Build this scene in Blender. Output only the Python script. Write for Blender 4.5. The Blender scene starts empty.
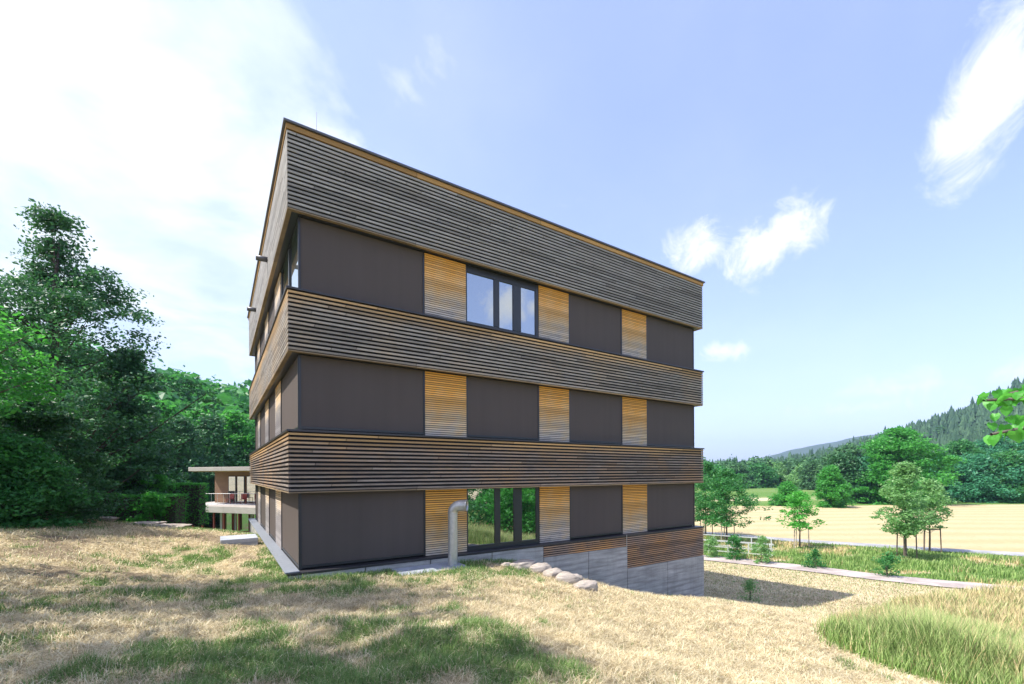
import bpy, math, random
import numpy as np
from mathutils import Vector, Matrix, noise as mnoise
R = math.radians
rng = np.random.default_rng(7)
random.seed(7)
scn = bpy.context.scene
COL = scn.collection

# ------------------------------------------------------------------ basics
def tag(o, label=None, cat=None, group=None, kind=None):
    if label: o['label'] = label
    if cat: o['category'] = cat
    if group: o['group'] = group
    if kind: o['kind'] = kind
    return o

def empty(name, loc=(0, 0, 0), rz=0.0):
    o = bpy.data.objects.new(name, None); COL.objects.link(o)
    o.location = loc; o.rotation_euler = (0, 0, rz); o.empty_display_size = .2
    return o

def mesh_np(name, verts, loops, counts, mat=None, parent=None, smooth=False, attrs=None, loc=None):
    verts = np.asarray(verts, np.float32); loops = np.asarray(loops, np.int32).ravel(); counts = np.asarray(counts, np.int32)
    me = bpy.data.meshes.new(name)
    me.vertices.add(len(verts)); me.vertices.foreach_set('co', verts.ravel())
    me.loops.add(len(loops)); me.loops.foreach_set('vertex_index', loops)
    me.polygons.add(len(counts))
    starts = np.concatenate([[0], np.cumsum(counts)[:-1]]).astype(np.int32)
    me.polygons.foreach_set('loop_start', starts)
    me.polygons.foreach_set('use_smooth', np.full(len(counts), bool(smooth)))
    me.update(calc_edges=True)
    if attrs:
        for k, a in attrs.items():
            a = np.asarray(a, np.float32)
            if a.ndim == 1:
                at = me.attributes.new(k, 'FLOAT', 'POINT'); at.data.foreach_set('value', a)
            else:
                at = me.attributes.new(k, 'FLOAT_COLOR', 'POINT')
                if a.shape[1] == 3: a = np.concatenate([a, np.ones((len(a), 1), np.float32)], 1)
                at.data.foreach_set('color', a.ravel())
    o = bpy.data.objects.new(name, me); COL.objects.link(o)
    if mat: me.materials.append(mat)
    if parent: o.parent = parent
    if loc is not None: o.location = loc
    return o

class MB:
    """collects simple solids, links them as one mesh"""
    def __init__(s): s.v = []; s.f = []
    def add(s, vs, fs):
        n = len(s.v); s.v += [tuple(v) for v in vs]; s.f += [tuple(i + n for i in f) for f in fs]; return s
    def box(s, x0, x1, y0, y1, z0, z1):
        v = [(x, y, z) for z in (z0, z1) for y in (y0, y1) for x in (x0, x1)]
        return s.add(v, [(0, 2, 3, 1), (4, 5, 7, 6), (0, 1, 5, 4), (2, 6, 7, 3), (0, 4, 6, 2), (1, 3, 7, 5)])
    def ring(s, x0, x1, y0, y1, w, z0, z1, w2=None, ch=0.0):
        """square ring; ch: the outer lower edge is pulled in (sloping face)"""
        o = [(x0, y0), (x1, y0), (x1, y1), (x0, y1)]
        i = [(x0 + w, y0 + w), (x1 - w, y0 + w), (x1 - w, y1 - w), (x0 + w, y1 - w)]
        ob = [(x0 + ch, y0 + ch), (x1 - ch, y0 + ch), (x1 - ch, y1 - ch), (x0 + ch, y1 - ch)]
        v = [(*p, z0) for p in ob] + [(*p, z0) for p in i] + [(*p, z1) for p in o] + [(*p, z1) for p in i]
        f = []
        for k in range(4):
            j = (k + 1) % 4
            f += [(k, j, 8 + j, 8 + k), (4 + j, 4 + k, 12 + k, 12 + j), (8 + k, 8 + j, 12 + j, 12 + k), (j, k, 4 + k, 4 + j)]
        return s.add(v, f)
    def tube(s, pts, rads, n=8, cap=True):
        pts = [Vector(p) for p in pts]
        if not hasattr(rads, '__len__'): rads = [rads] * len(pts)
        base = len(s.v); prev = None
        for i, p in enumerate(pts):
            d = (pts[min(i + 1, len(pts) - 1)] - pts[max(i - 1, 0)]).normalized()
            if prev is None:
                a = d.cross(Vector((0, 0, 1)));
                if a.length < .05: a = d.cross(Vector((1, 0, 0)))
            else: a = prev - d * prev.dot(d)
            a.normalize(); prev = a; b = d.cross(a)
            for k in range(n):
                t = 2 * math.pi * k / n
                s.v.append(tuple(p + (a * math.cos(t) + b * math.sin(t)) * rads[i]))
        for i in range(len(pts) - 1):
            for k in range(n):
                k2 = (k + 1) % n
                s.f.append((base + i * n + k, base + i * n + k2, base + (i + 1) * n + k2, base + (i + 1) * n + k))
        if cap:
            s.f.append(tuple(base + k for k in reversed(range(n))))
            s.f.append(tuple(base + (len(pts) - 1) * n + k for k in range(n)))
        return s
    def build(s, name, mat, parent=None, smooth=False, loc=None):
        L = [i for f in s.f for i in f]
        return mesh_np(name, s.v, L, [len(f) for f in s.f], mat, parent, smooth, None, loc)

def bevel(o, w=.01, seg=2):
    m = o.modifiers.new('Bevel', 'BEVEL'); m.width = w; m.segments = seg; m.limit_method = 'ANGLE'; return o

# numpy value noise -------------------------------------------------------
def _h(ix, iy, s):
    n = (ix.astype(np.int64) * 374761393 + iy.astype(np.int64) * 668265263 + s * 974711) & 0x7fffffff
    n = ((n ^ (n >> 13)) * 1274126177) & 0x7fffffff
    return ((n ^ (n >> 16)) & 0xffff) / 65535.0
def vnoise(x, y, s=0):
    ix = np.floor(x); iy = np.floor(y); fx = x - ix; fy = y - iy
    fx = fx * fx * (3 - 2 * fx); fy = fy * fy * (3 - 2 * fy)
    a = _h(ix, iy, s); b = _h(ix + 1, iy, s); c = _h(ix, iy + 1, s); d = _h(ix + 1, iy + 1, s)
    return (a * (1 - fx) + b * fx) * (1 - fy) + (c * (1 - fx) + d * fx) * fy
def fbm(x, y, o=4, s=0):
    t = 0; a = .5; w = 0
    for k in range(o):
        t = t + a * vnoise(x * 2 ** k, y * 2 ** k, s + k * 17); w += a; a *= .5
    return t / w
def sstep(a, b, x):
    t = np.clip((x - a) / (b - a), 0, 1); return t * t * (3 - 2 * t)

# ------------------------------------------------------------------ camera figures (from the photograph's lines)
TH = .5818
U = np.array([math.cos(TH), math.sin(TH)]); V = np.array([-math.sin(TH), math.cos(TH)])
CX, CY, ZC = -5.144, 10.268, 2.289
def w2(u, v): return CX + u * U[0] + v * V[0], CY + u * U[1] + v * V[1]
def loc_uv(x, y):
    dx = x - CX; dy = y - CY
    return dx * U[0] + dy * U[1], dx * V[0] + dy * V[1]
def pix_dir(X, Y): return ((X - 512) / 445.6, 1.0, (473.2 - Y) / 445.6)   # used only to measure where things stand

# ------------------------------------------------------------------ terrain
FLAT = -4.3
cp = []
def C_(x, y, z): cp.append((x, y, z))
for u_, z_ in ((-1, -.08), (1.5, -.2), (3.5, -.28), (5.4, -.3), (6.8, -.6), (8, -1.2), (9.5, -1.9), (11.3, -2.35), (13.6, -2.8), (16, -3.15), (18, -3.45)):
    C_(*w2(u_, .2), z_)
for v_, z_ in ((3, -.05), (6, -.05), (9, -.15), (12, -.5), (15.5, -.9)):
    C_(*w2(-.1, v_), z_)
for v_ in (5, 12): C_(*w2(8, v_), -2.5); C_(*w2(16, v_), -3.7)
for x, y, z in ((0, 0, .72), (-4, 3, .75), (0, 5, .38), (-3.4, 7.8, .05), (-6.5, 9.5, .02), (-9, 12, .0), (-8, 5, .75), (-6, 6, .35),
                (3, 3.5, .1), (3, 7, -.45), (0, 9, -.12), (2.1, 12, -.72), (5, 12, -1.32), (6.46, 15, -1.95), (9.46, 14.5, -2.35),
                (12.3, 19, -3.5), (16.8, 22.1, -3.75), (6, 9.3, -1.15), (6.6, 6.5, -.95), (10, 10, -1.9), (12, 8, -2.0), (18, 12, -3.0), (14, 15, -3.0), (22, 18, -3.7),
                (25, 10, -3.6), (12, 2, -1.6), (25, 0, -3.0), (12, -8, -.8), (0, -10, 1.3), (-12, -6, 2.0), (25, -15, -2.5),
                (-14, 3, 1.9), (-12, 8, 1.15), (-11, 12, .55), (-15, 13, .8), (-18, 8, 1.8), (-13, 16, .35), (-11, 17, .1), (-17, 16, .9), (-22, 14, 1.6),
                (-12.5, 20, -.35), (-18, 20, -.2), (-11, 22, -1.1), (-15, 26, -2.2), (-22, 28, -2.6), (-25, 35, -3.3), (-12, 32, -3.0), (-32, 24, -1.0), (-38, 35, -3.),
                (20, 29, -4.15), (12, 30, -4.1), (27, 24, -4.0), (24, 38, -4.3), (8, 38, -4.3), (0, 40, -4.0), (38, 34, -4.3), (40, 20, -4.1), (38, 8, -3.9)):
    C_(x, y, z)
for k in range(20):
    a = 2 * math.pi * k / 20; x, y = 62 * math.sin(a), 62 * math.cos(a)
    C_(x, y, FLAT if y > 0 else FLAT + 1.5 * min(1, -y / 40) + 2.5 * max(0, -x / 62))
cp = np.array(cp)
def _tk(r2): return np.where(r2 > 1e-9, .5 * r2 * np.log(np.maximum(r2, 1e-9)), 0)
_d2 = ((cp[:, None, :2] - cp[None, :, :2]) ** 2).sum(-1)
_n = len(cp); _A = np.zeros((_n + 3, _n + 3)); _A[:_n, :_n] = _tk(_d2) + np.eye(_n) * .6
_A[:_n, _n] = 1; _A[:_n, _n + 1:] = cp[:, :2]; _A[_n, :_n] = 1; _A[_n + 1:, :_n] = cp[:, :2].T
_w = np.linalg.solve(_A, np.concatenate([cp[:, 2], [0, 0, 0]]))
def gz(x, y, bumps=True):
    x = np.atleast_1d(np.asarray(x, float)); y = np.atleast_1d(np.asarray(y, float))
    r = np.hypot(x, y); out = np.full(x.shape, FLAT)
    m = r < 75
    if m.any():
        xs, ys = x[m], y[m]
        z = np.zeros(len(xs))
        for i in range(0, len(xs), 20000):
            a, b = xs[i:i + 20000], ys[i:i + 20000]
            k = _tk((a[:, None] - cp[None, :, 0]) ** 2 + (b[:, None] - cp[None, :, 1]) ** 2)
            z[i:i + 20000] = k @ _w[:_n] + _w[_n] + _w[_n + 1] * a + _w[_n + 2] * b
        t = sstep(50, 70, r[m]); flat = np.where(ys > -5, FLAT, FLAT + .5)
        out[m] = z * (1 - t) + flat * t
    if bumps:
        am = np.clip(1 - (r - 12) / 20, 0, 1)
        out = out + am * ((fbm(x * .9, y * .9, 3, 3) - .5) * .14 + (fbm(x * 4, y * 4, 2, 9) - .5) * .05)
    return out
def g1(x, y): return float(gz(x, y)[0])

# hills: ridge height above the plain by direction (tan of azimuth), rising from a foot
RT = np.array([.30, .42, .53, .62, .72, .79, .87, 1.0, 1.15, 1.4, 1.9, 3.0])
RH = np.array([0, 1, 4, 9, 22, 34, 45, 64, 86, 118, 140, 130])
def hill_z(x, y):
    t = x / np.maximum(y, 1e-3); r = np.hypot(x, y)
    h = np.interp(t, RT, RH)
    p = np.interp(t, [.35, .9, 1.2, 2], [420, 300, 230, 200])
    s = np.clip((r - p) / (760 - p), 0, 1.25)
    n = (fbm(x / 90, y / 90, 3, 5) - .5) * 14 * np.clip(s * 1.5, 0, 1) * np.clip(h / 60, 0, 1)
    return FLAT - 1.5 + (h + 1.5) * sstep(0, 1, s) + n
def slope_z(x, y):                                # wooded hillside behind the left trees
    t = x / np.maximum(y, 1e-3); r = np.hypot(x, y)
    h = np.interp(t, [-3, -1.6, -1.0, -.7, -.5, -.3, 0, .2], [46, 42, 30, 24, 21, 18, 8, 0])
    s = sstep(62, 190, r)
    return FLAT - 1 + h * s + (fbm(x / 40, y / 40, 3, 8) - .5) * 6 * s

# cover masks ---------------------------------------------------------------
def meadow_edge(x, y):
    """signed: >0 inside the unmown meadow"""
    # boundary polyline: (6.7,5.2) -> (5.6,9) -> (8.6,12.5) -> (13,17) -> (18,20.5) -> (28,22)
    P = [(7.6, -30), (6.6, 4.5), (6.4, 6.5), (5.9, 8.6), (6.5, 9.7), (8.6, 12.0), (10.6, 14.3), (13.2, 17.0), (17.0, 20.3), (24, 23.8), (60, 34)]
    best = np.full(x.shape, 1e9); sgn = np.zeros(x.shape)
    for (x0, y0), (x1, y1) in zip(P[:-1], P[1:]):
        dx, dy = x1 - x0, y1 - y0; L = dx * dx + dy * dy
        t = np.clip(((x - x0) * dx + (y - y0) * dy) / L, 0, 1)
        d = np.hypot(x - x0 - t * dx, y - y0 - t * dy)
        c = (dx * (y - y0) - dy * (x - x0))
        m = d < best; best = np.where(m, d, best); sgn = np.where(m, -np.sign(c), sgn)
    return best * sgn + (fbm(x * 1.1, y * 1.1, 3, 88) - .5) * 1.0
PATH1 = [(4, 42.5), (9, 38.2), (14.7, 34.3), (19.4, 30.2), (22.7, 26.1), (27.6, 22.7), (36, 18.5), (50, 13)]
PATH2 = [(6, 62), (13, 55.5), (20.9, 48.9), (26, 44.2), (31.4, 40.4), (40.3, 35.2), (52, 30), (75, 22)]
def dist_line(x, y, P):
    best = np.full(x.shape, 1e9)
    for (x0, y0), (x1, y1) in zip(P[:-1], P[1:]):
        dx, dy = x1 - x0, y1 - y0
        t = np.clip(((x - x0) * dx + (y - y0) * dy) / (dx * dx + dy * dy), 0, 1)
        best = np.minimum(best, np.hypot(x - x0 - t * dx, y - y0 - t * dy))
    return best
def path_side(x, y, P):
    yy = np.interp(x, [p[0] for p in P], [p[1] for p in P]); return y - yy
def cover(x, y):
    """green share, straw share, bare share"""
    r = np.hypot(x, y)
    n1 = fbm(x * .55 + 3, y * .55 + 9, 4, 21); n2 = fbm(x * 2.2, y * 2.2, 3, 33)
    bias = np.interp(x, [-12, -6, -3, 0, 2, 6], [-.03, .03, .055, .03, -.08, -.12])
    blob = .22 * np.exp(-(((x + 1.6) / 1.5) ** 2 + ((y - 5.4) / 1.1) ** 2)) + .2 * np.exp(-(((x + .3) / 1.0) ** 2 + ((y - 4.2) / .5) ** 2)) \
         + .16 * np.exp(-(((x + 6.2) / .5) ** 2 + ((y - 7.9) / .5) ** 2)) + .13 * np.exp(-(((x + 8.6) / 1.0) ** 2 + ((y - 13) / 3.5) ** 2)) \
         + .12 * np.exp(-(((x + 2.3) / 1.6) ** 2 + ((y - 3.6) / .8) ** 2))
    u, v = loc_uv(x, y)
    wall = .2 * np.exp(-(((v + .35) / .45) ** 2)) * ((u > -1) & (u < 17)) + .12 * np.exp(-(((u - .0) / .5) ** 2)) * ((v > 0) & (v < 14))
    trk = np.minimum(np.abs(x + 5.6 + (y - 4) * .42), np.abs(x + 4.1 + (y - 4) * .42)); trk = np.exp(-(trk / .22) ** 2) * (y > 2) * (y < 17) * (x < -1)
    bias = bias - .16 * trk
    g = sstep(.48, .76, n1 * .42 + n2 * .58 + bias + blob + wall)
    bare = sstep(.52, .72, fbm(x * .8, y * .8, 3, 50)) * np.interp(x, [-9, -6, -2.5, 1], [1., .85, .45, .1]) * (1 - g) + .35 * trk
    # verge beyond the first path and between the paths
    s1 = path_side(x, y, PATH1); s2 = path_side(x, y, PATH2)
    verge = sstep(.2, 1.0, s1) * (s2 < 0) * (x > 0) * (r > 20)
    gv = sstep(.36, .56, fbm(x * .35, y * .6, 3, 71) + .1)
    g = g * (1 - verge) + gv * verge
    m = sstep(-.1, .5, meadow_edge(x, y)) * (r < 60) * (s1 < -.5)
    g = g * (1 - m) + m * .75
    fld = (s2 > 0) & (x > -20) & (r > 30)
    far = sstep(.46, .58, fbm(x / 30, y / 12, 3, 90))
    edge = 86 + x * .02 + (fbm(x / 25, y * 0, 2, 12) - .5) * 5
    gf = np.where(y < edge, .05 + .16 * fbm(x / 5, y / 5, 3, 13), np.where(y < edge + 8, .8, np.where((y > 104) & (y < 122), .25 + .3 * far, .62 + .35 * far)))
    g = np.where(fld, gf, g); bare = np.where(fld | (verge > .5), 0, bare * (1 - m))
    g = np.where((x < -9) & (y > 17), .8, g)
    return np.clip(g, 0, 1), bare

# ------------------------------------------------------------------ materials
MATS = {}
def nt(name):
    m = bpy.data.materials.new(name); m.use_nodes = True; MATS[name] = m
    t = m.node_tree; t.nodes.clear(); return m, t
class G:
    """tiny node helper"""
    def __init__(s, t): s.t = t
    def n(s, typ, **k):
        x = s.t.nodes.new(typ)
        for a, b in k.items():
            if a.startswith('i_'): x.inputs[int(a[2:])].default_value = b
            else: setattr(x, a, b)
        return x
    def l(s, a, b): s.t.links.new(a, b)
    def math(s, op, a, b=None, c=None, clamp=False):
        x = s.n('ShaderNodeMath', operation=op); x.use_clamp = clamp
        for i, q in enumerate((a, b, c)):
            if q is None: continue
            if isinstance(q, (int, float)): x.inputs[i].default_value = q
            else: s.l(q, x.inputs[i])
        return x.outputs[0]
    def mix(s, f, a, b, blend='MIX'):
        x = s.n('ShaderNodeMix', data_type='RGBA', blend_type=blend)
        for i, q in ((0, f), (6, a), (7, b)):
            if isinstance(q, (int, float)): x.inputs[i].default_value = q
            elif isinstance(q, (tuple, list)): x.inputs[i].default_value = (*q[:3], 1)
            else: s.l(q, x.inputs[i])
        return x.outputs[2]
    def ramp(s, f, stops):
        x = s.n('ShaderNodeValToRGB'); e = x.color_ramp.elements
        while len(e) < len(stops): e.new(.5)
        for k, (p, c) in enumerate(stops):
            e[k].position = p; e[k].color = (c, c, c, 1) if isinstance(c, (int, float)) else (*c, 1)
        s.l(f, x.inputs[0]); return x.outputs[0]
    def noise(s, vec, scale, detail=4, rough=.55, dist=0):
        x = s.n('ShaderNodeTexNoise'); x.inputs['Scale'].default_value = scale; x.inputs['Detail'].default_value = detail
        x.inputs['Roughness'].default_value = rough; x.inputs['Distortion'].default_value = dist
        if vec is not None: s.l(vec, x.inputs['Vector'])
        return x.outputs[0]
    def mapv(s, vec, scale=(1, 1, 1), loc=(0, 0, 0)):
        x = s.n('ShaderNodeMapping'); x.inputs['Scale'].default_value = scale; x.inputs['Location'].default_value = loc
        s.l(vec, x.inputs['Vector']); return x.outputs[0]
    def obj(s): return s.n('ShaderNodeTexCoord').outputs['Object']
    def rnd(s): return s.n('ShaderNodeNewGeometry').outputs['Random Per Island']
    def attr(s, n, col=False):
        x = s.n('ShaderNodeAttribute'); x.attribute_name = n; return x.outputs['Color' if col else 'Fac']
    def pos(s): return s.n('ShaderNodeNewGeometry').outputs['Position']
    def out(s, col, rough=.7, metal=0, bump=None, bs=.3, bd=.02, spec=None):
        p = s.n('ShaderNodeBsdfPrincipled')
        if isinstance(col, (tuple, list)): p.inputs['Base Color'].default_value = (*col[:3], 1)
        else: s.l(col, p.inputs['Base Color'])
        if isinstance(rough, (int, float)): p.inputs['Roughness'].default_value = rough
        else: s.l(rough, p.inputs['Roughness'])
        p.inputs['Metallic'].default_value = metal
        if spec is not None: p.inputs['Specular IOR Level'].default_value = spec
        if bump is not None:
            b = s.n('ShaderNodeBump'); b.inputs['Strength'].default_value = bs; b.inputs['Distance'].default_value = bd
            s.l(bump, b.inputs['Height']); s.l(b.outputs[0], p.inputs['Normal'])
        o = s.n('ShaderNodeOutputMaterial'); s.l(p.outputs[0], o.inputs[0]); return p

def m_plain(name, col, rough=.6, metal=0, var=.25, scale=8, spec=None):
    m, t = nt(name); g = G(t); n = g.noise(g.obj(), scale, 5)
    c = g.mix(n, tuple(x * (1 - var) for x in col), tuple(min(1, x * (1 + var)) for x in col))
    g.out(c, rough, metal, n, .15, .01, spec); return m

def m_leaf(name, c1, c2, c3, trans=.35, rough=.45):
    """leaf: hue differs from leaf to leaf and from spray to spray"""
    m, t = nt(name); g = G(t)
    c = g.ramp(g.rnd(), [(0, c1), (.55, c2), (1, c3)])
    n = g.noise(g.obj(), .7, 3)
    c = g.mix(g.math('MULTIPLY', n, .55), c, tuple(x * .6 for x in c1))
    p = g.n('ShaderNodeBsdfPrincipled'); g.l(c, p.inputs['Base Color']); p.inputs['Roughness'].default_value = rough
    p.inputs['Specular IOR Level'].default_value = .35
    tr = g.n('ShaderNodeBsdfTranslucent'); g.l(g.mix(.5, c, (c3[0] * 1.3, c3[1] * 1.5, c3[2] * .9)), tr.inputs[0])
    mx = g.n('ShaderNodeMixShader'); mx.inputs[0].default_value = trans
    g.l(p.outputs[0], mx.inputs[1]); g.l(tr.outputs[0], mx.inputs[2])
    o = g.n('ShaderNodeOutputMaterial'); g.l(mx.outputs[0], o.inputs[0]); return m

def m_bark(name, col):
    m, t = nt(name); g = G(t); v = g.mapv(g.obj(), (9, 9, 1.6)); n = g.noise(v, 2.5, 6, .65)
    g.out(g.mix(n, tuple(x * .45 for x in col), tuple(x * 1.5 for x in col)), .9, 0, n, .8, .03); return m

# weathered slats of the parapet bands
def m_slat(name, light, dark, warm, warmth, top=None):
    m, t = nt(name); g = G(t); o = g.obj()
    grain = g.noise(g.mapv(o, (.6, .6, 14)), 3.0, 4, .6)
    blot = g.noise(g.mapv(o, (.55, .55, .8)), 1.0, 4, .6)
    fine = g.noise(g.mapv(o, (6, 6, 60)), 2.0, 4, .7)
    c = g.mix(g.ramp(grain, [(.3, 0), (.7, 1)]), dark, light)
    c = g.mix(g.math('MULTIPLY', g.ramp(blot, [(.42, 0), (.68, 1)]), warmth), c, warm)
    if top is not None:       # boards close under the flashing have kept their fresh colour
        sz = g.n('ShaderNodeSeparateXYZ'); g.l(o, sz.inputs[0])
        k = g.math('DIVIDE', g.math('SUBTRACT', g.math('ADD', sz.outputs['Z'], g.math('MULTIPLY', blot, .35)), top - .22), .32, clamp=True)
        c = g.mix(g.math('MULTIPLY', k, .8), c, (.72, .44, .17))
    c = g.mix(g.math('MULTIPLY', fine, .5), c, tuple(x * .45 for x in dark))
    sj = g.n('ShaderNodeSeparateXYZ'); g.l(o, sj.inputs[0])
    al = g.math('ADD', g.math('MULTIPLY', g.math('ADD', sj.outputs['X'], sj.outputs['Y']), .24), g.math('MULTIPLY', g.rnd(), 7.3))
    wn = g.n('ShaderNodeTexWhiteNoise', noise_dimensions='1D'); g.l(g.math('FLOOR', al), wn.inputs['W'])
    jt = g.math('LESS_THAN', g.math('FRACT', al), .0035)
    c = g.mix(g.math('MULTIPLY', jt, .8), c, (.02, .018, .016))
    rr = g.math('MULTIPLY_ADD', wn.outputs['Value'], .5, .75)
    hs = g.n('ShaderNodeHueSaturation'); g.l(rr, hs.inputs['Value']); g.l(c, hs.inputs['Color'])
    g.out(hs.outputs[0], .8, 0, fine, .25, .004); return m

MATS['slat2'] = m_slat('weathered slats grey', (.50, .485, .47), (.24, .23, .225), (.34, .29, .24), .35)
MATS['slat1'] = m_slat('weathered slats brownish', (.52, .48, .44), (.25, .225, .205), (.56, .42, .28), .7, 6.59)
MATS['slat0'] = m_slat('weathered slats brown', (.48, .41, .355), (.20, .16, .145), (.52, .33, .19), .95, 3.29)
MATS['slatb'] = m_slat('weathered slats base', (.58, .42, .30), (.24, .17, .14), (.70, .36, .13), 1.0)

def m_panel(lo_=-.42):
    """larch panel: fresh orange under the overhang, greyed by rain towards the sill"""
    m, t = nt('larch panel'); g = G(t); o = g.obj()
    sp = g.n('ShaderNodeSeparateXYZ'); g.l(o, sp.inputs[0])
    big = g.noise(g.mapv(o, (1.3, 1.3, 2.2)), 1.2, 4, .6)
    info = g.n('ShaderNodeObjectInfo')
    n2 = g.noise(g.mapv(g.math('ADD', 0, 0) if False else o, (.8, .8, 20)), 3, 4, .6)
    h = g.math('ADD', sp.outputs['Z'], g.math('MULTIPLY', g.math('SUBTRACT', big, .5), 1.7))
    lo = g.math('MULTIPLY_ADD', info.outputs['Random'], .3, lo_)
    k = g.math('DIVIDE', g.math('SUBTRACT', h, lo), 1.75, clamp=True)
    c = g.ramp(k, [(0, (.30, .29, .30)), (.2, (.58, .52, .46)), (.42, (.74, .56, .35)), (.7, (.84, .50, .19)), (1, (.88, .43, .075))])
    c = g.mix(g.math('MULTIPLY', n2, .35), c, (.16, .10, .06))
    hs = g.n('ShaderNodeHueSaturation'); g.l(g.math('MULTIPLY_ADD', g.rnd(), .4, .8), hs.inputs['Value']); g.l(c, hs.inputs['Color'])
    g.out(hs.outputs[0], .7, 0, n2, .25, .004); return m
MATS['panel'] = m_panel(); MATS['panel_left'] = m_panel(.6)
MATS['orange'] = m_slat('fresh larch board', (.62, .36, .12), (.42, .22, .06), (.55, .36, .16), .4)
MATS['tan'] = m_slat('tan larch board', (.45, .33, .20), (.28, .20, .12), (.40, .27, .12), .5)
MATS['black'] = m_plain('black backing felt', (.012, .012, .013), .9)
MATS['anth'] = m_plain('anthracite metal', (.035, .033, .036), .42, .0, .15, 3)
MATS['frame'] = m_plain('window frame paint', (.03, .032, .036), .35, 0, .15, 3)
MATS['coping'] = m_plain('coping sheet metal', (.12, .12, .125), .45, .6, .2, 2)
MATS['ledge'] = m_plain('ledge slab', (.20, .22, .25), .5, 0, .25, 5)
def m_blind():
    m, t = nt('blind fabric'); g = G(t); o = g.obj()
    st = g.noise(g.mapv(o, (3, 3, .12)), 1.5, 3, .5); fine = g.noise(o, 220, 2)
    big = g.noise(o, .8, 3)
    c = g.mix(st, (.078, .062, .055), (.100, .081, .072)); c = g.mix(g.math('MULTIPLY', big, .3), c, (.13, .108, .097))
    w = g.n('ShaderNodeTexWave', wave_type='BANDS', bands_direction='Z'); w.inputs['Scale'].default_value = 40; g.l(o, w.inputs['Vector'])
    c = g.mix(g.math('MULTIPLY', w.outputs[1], .12), c, (.05, .044, .04))
    g.out(c, .8, 0, fine, .1, .002, .3); return m
MATS['blind'] = m_blind()
def m_glass():
    m, t = nt('window glass'); g = G(t)
    d = g.n('ShaderNodeBsdfPrincipled'); d.inputs['Base Color'].default_value = (.012, .014, .016, 1); d.inputs['Roughness'].default_value = .15
    gl = g.n('ShaderNodeBsdfGlossy'); gl.inputs['Roughness'].default_value = .0; gl.inputs['Color'].default_value = (.86, .92, .95, 1)
    lw = g.n('ShaderNodeLayerWeight'); lw.inputs[0].default_value = .25
    f = g.math('MULTIPLY_ADD', lw.outputs['Fresnel'], .5, .5, clamp=True)
    n = g.noise(g.obj(), .9, 2); b = g.n('ShaderNodeBump'); b.inputs['Strength'].default_value = .02; b.inputs['Distance'].default_value = .02
    mx = g.n('ShaderNodeMixShader'); g.l(f, mx.inputs[0]); g.l(d.outputs[0], mx.inputs[1]); g.l(gl.outputs[0], mx.inputs[2])
    o = g.n('ShaderNodeOutputMaterial'); g.l(mx.outputs[0], o.inputs[0]); return m
MATS['glass'] = m_glass()
def m_concrete(name, a, b, board=True):
    m, t = nt(name); g = G(t); o = g.obj()
    n = g.noise(g.mapv(o, (.8, .8, 1.6)), 1.6, 6, .65); f = g.noise(o, 26, 5, .7)
    s = g.noise(g.mapv(o, (.5, .5, 7)), 1.4, 4, .6)
    c = g.mix(g.ramp(n, [(.3, 0), (.7, 1)]), a, b); c = g.mix(g.math('MULTIPLY', g.ramp(s, [(.4, 0), (.62, 1)]), .75), c, tuple(x * .62 for x in a))
    pt = g.noise(g.mapv(o, (2.2, 2.2, .35), (4, 2, 0)), 1.8, 4, .6); c = g.mix(g.math('MULTIPLY', g.ramp(pt, [(.5, 0), (.75, 1)]), .4), c, tuple(x * .6 for x in a))
    c = g.mix(g.math('MULTIPLY', g.ramp(f, [(.45, 0), (.7, 1)]), .3), c, tuple(x * .55 for x in a))
    g.out(c, .85, 0, f, .35, .008); return m
MATS['conc'] = m_concrete('board marked concrete', (.40, .38, .355), (.62, .60, .565))
MATS['slab'] = m_concrete('bluish concrete slab', (.33, .36, .41), (.46, .49, .53))
MATS['galv'] = None
def m_galv():
    m, t = nt('galvanised steel'); g = G(t); o = g.obj()
    n = g.noise(o, 14, 4, .6); w = g.n('ShaderNodeTexWave', wave_type='BANDS', bands_direction='Z'); w.inputs['Scale'].default_value = 6.0
    g.l(o, w.inputs['Vector'])
    c = g.mix(n, (.38, .39, .385), (.66, .65, .61))
    rg = g.ramp(n, [(.3, .32), (.7, .5)])
    g.out(c, rg, .6, w.outputs[1], .12, .004); return m
MATS['galv'] = m_galv()

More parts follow.
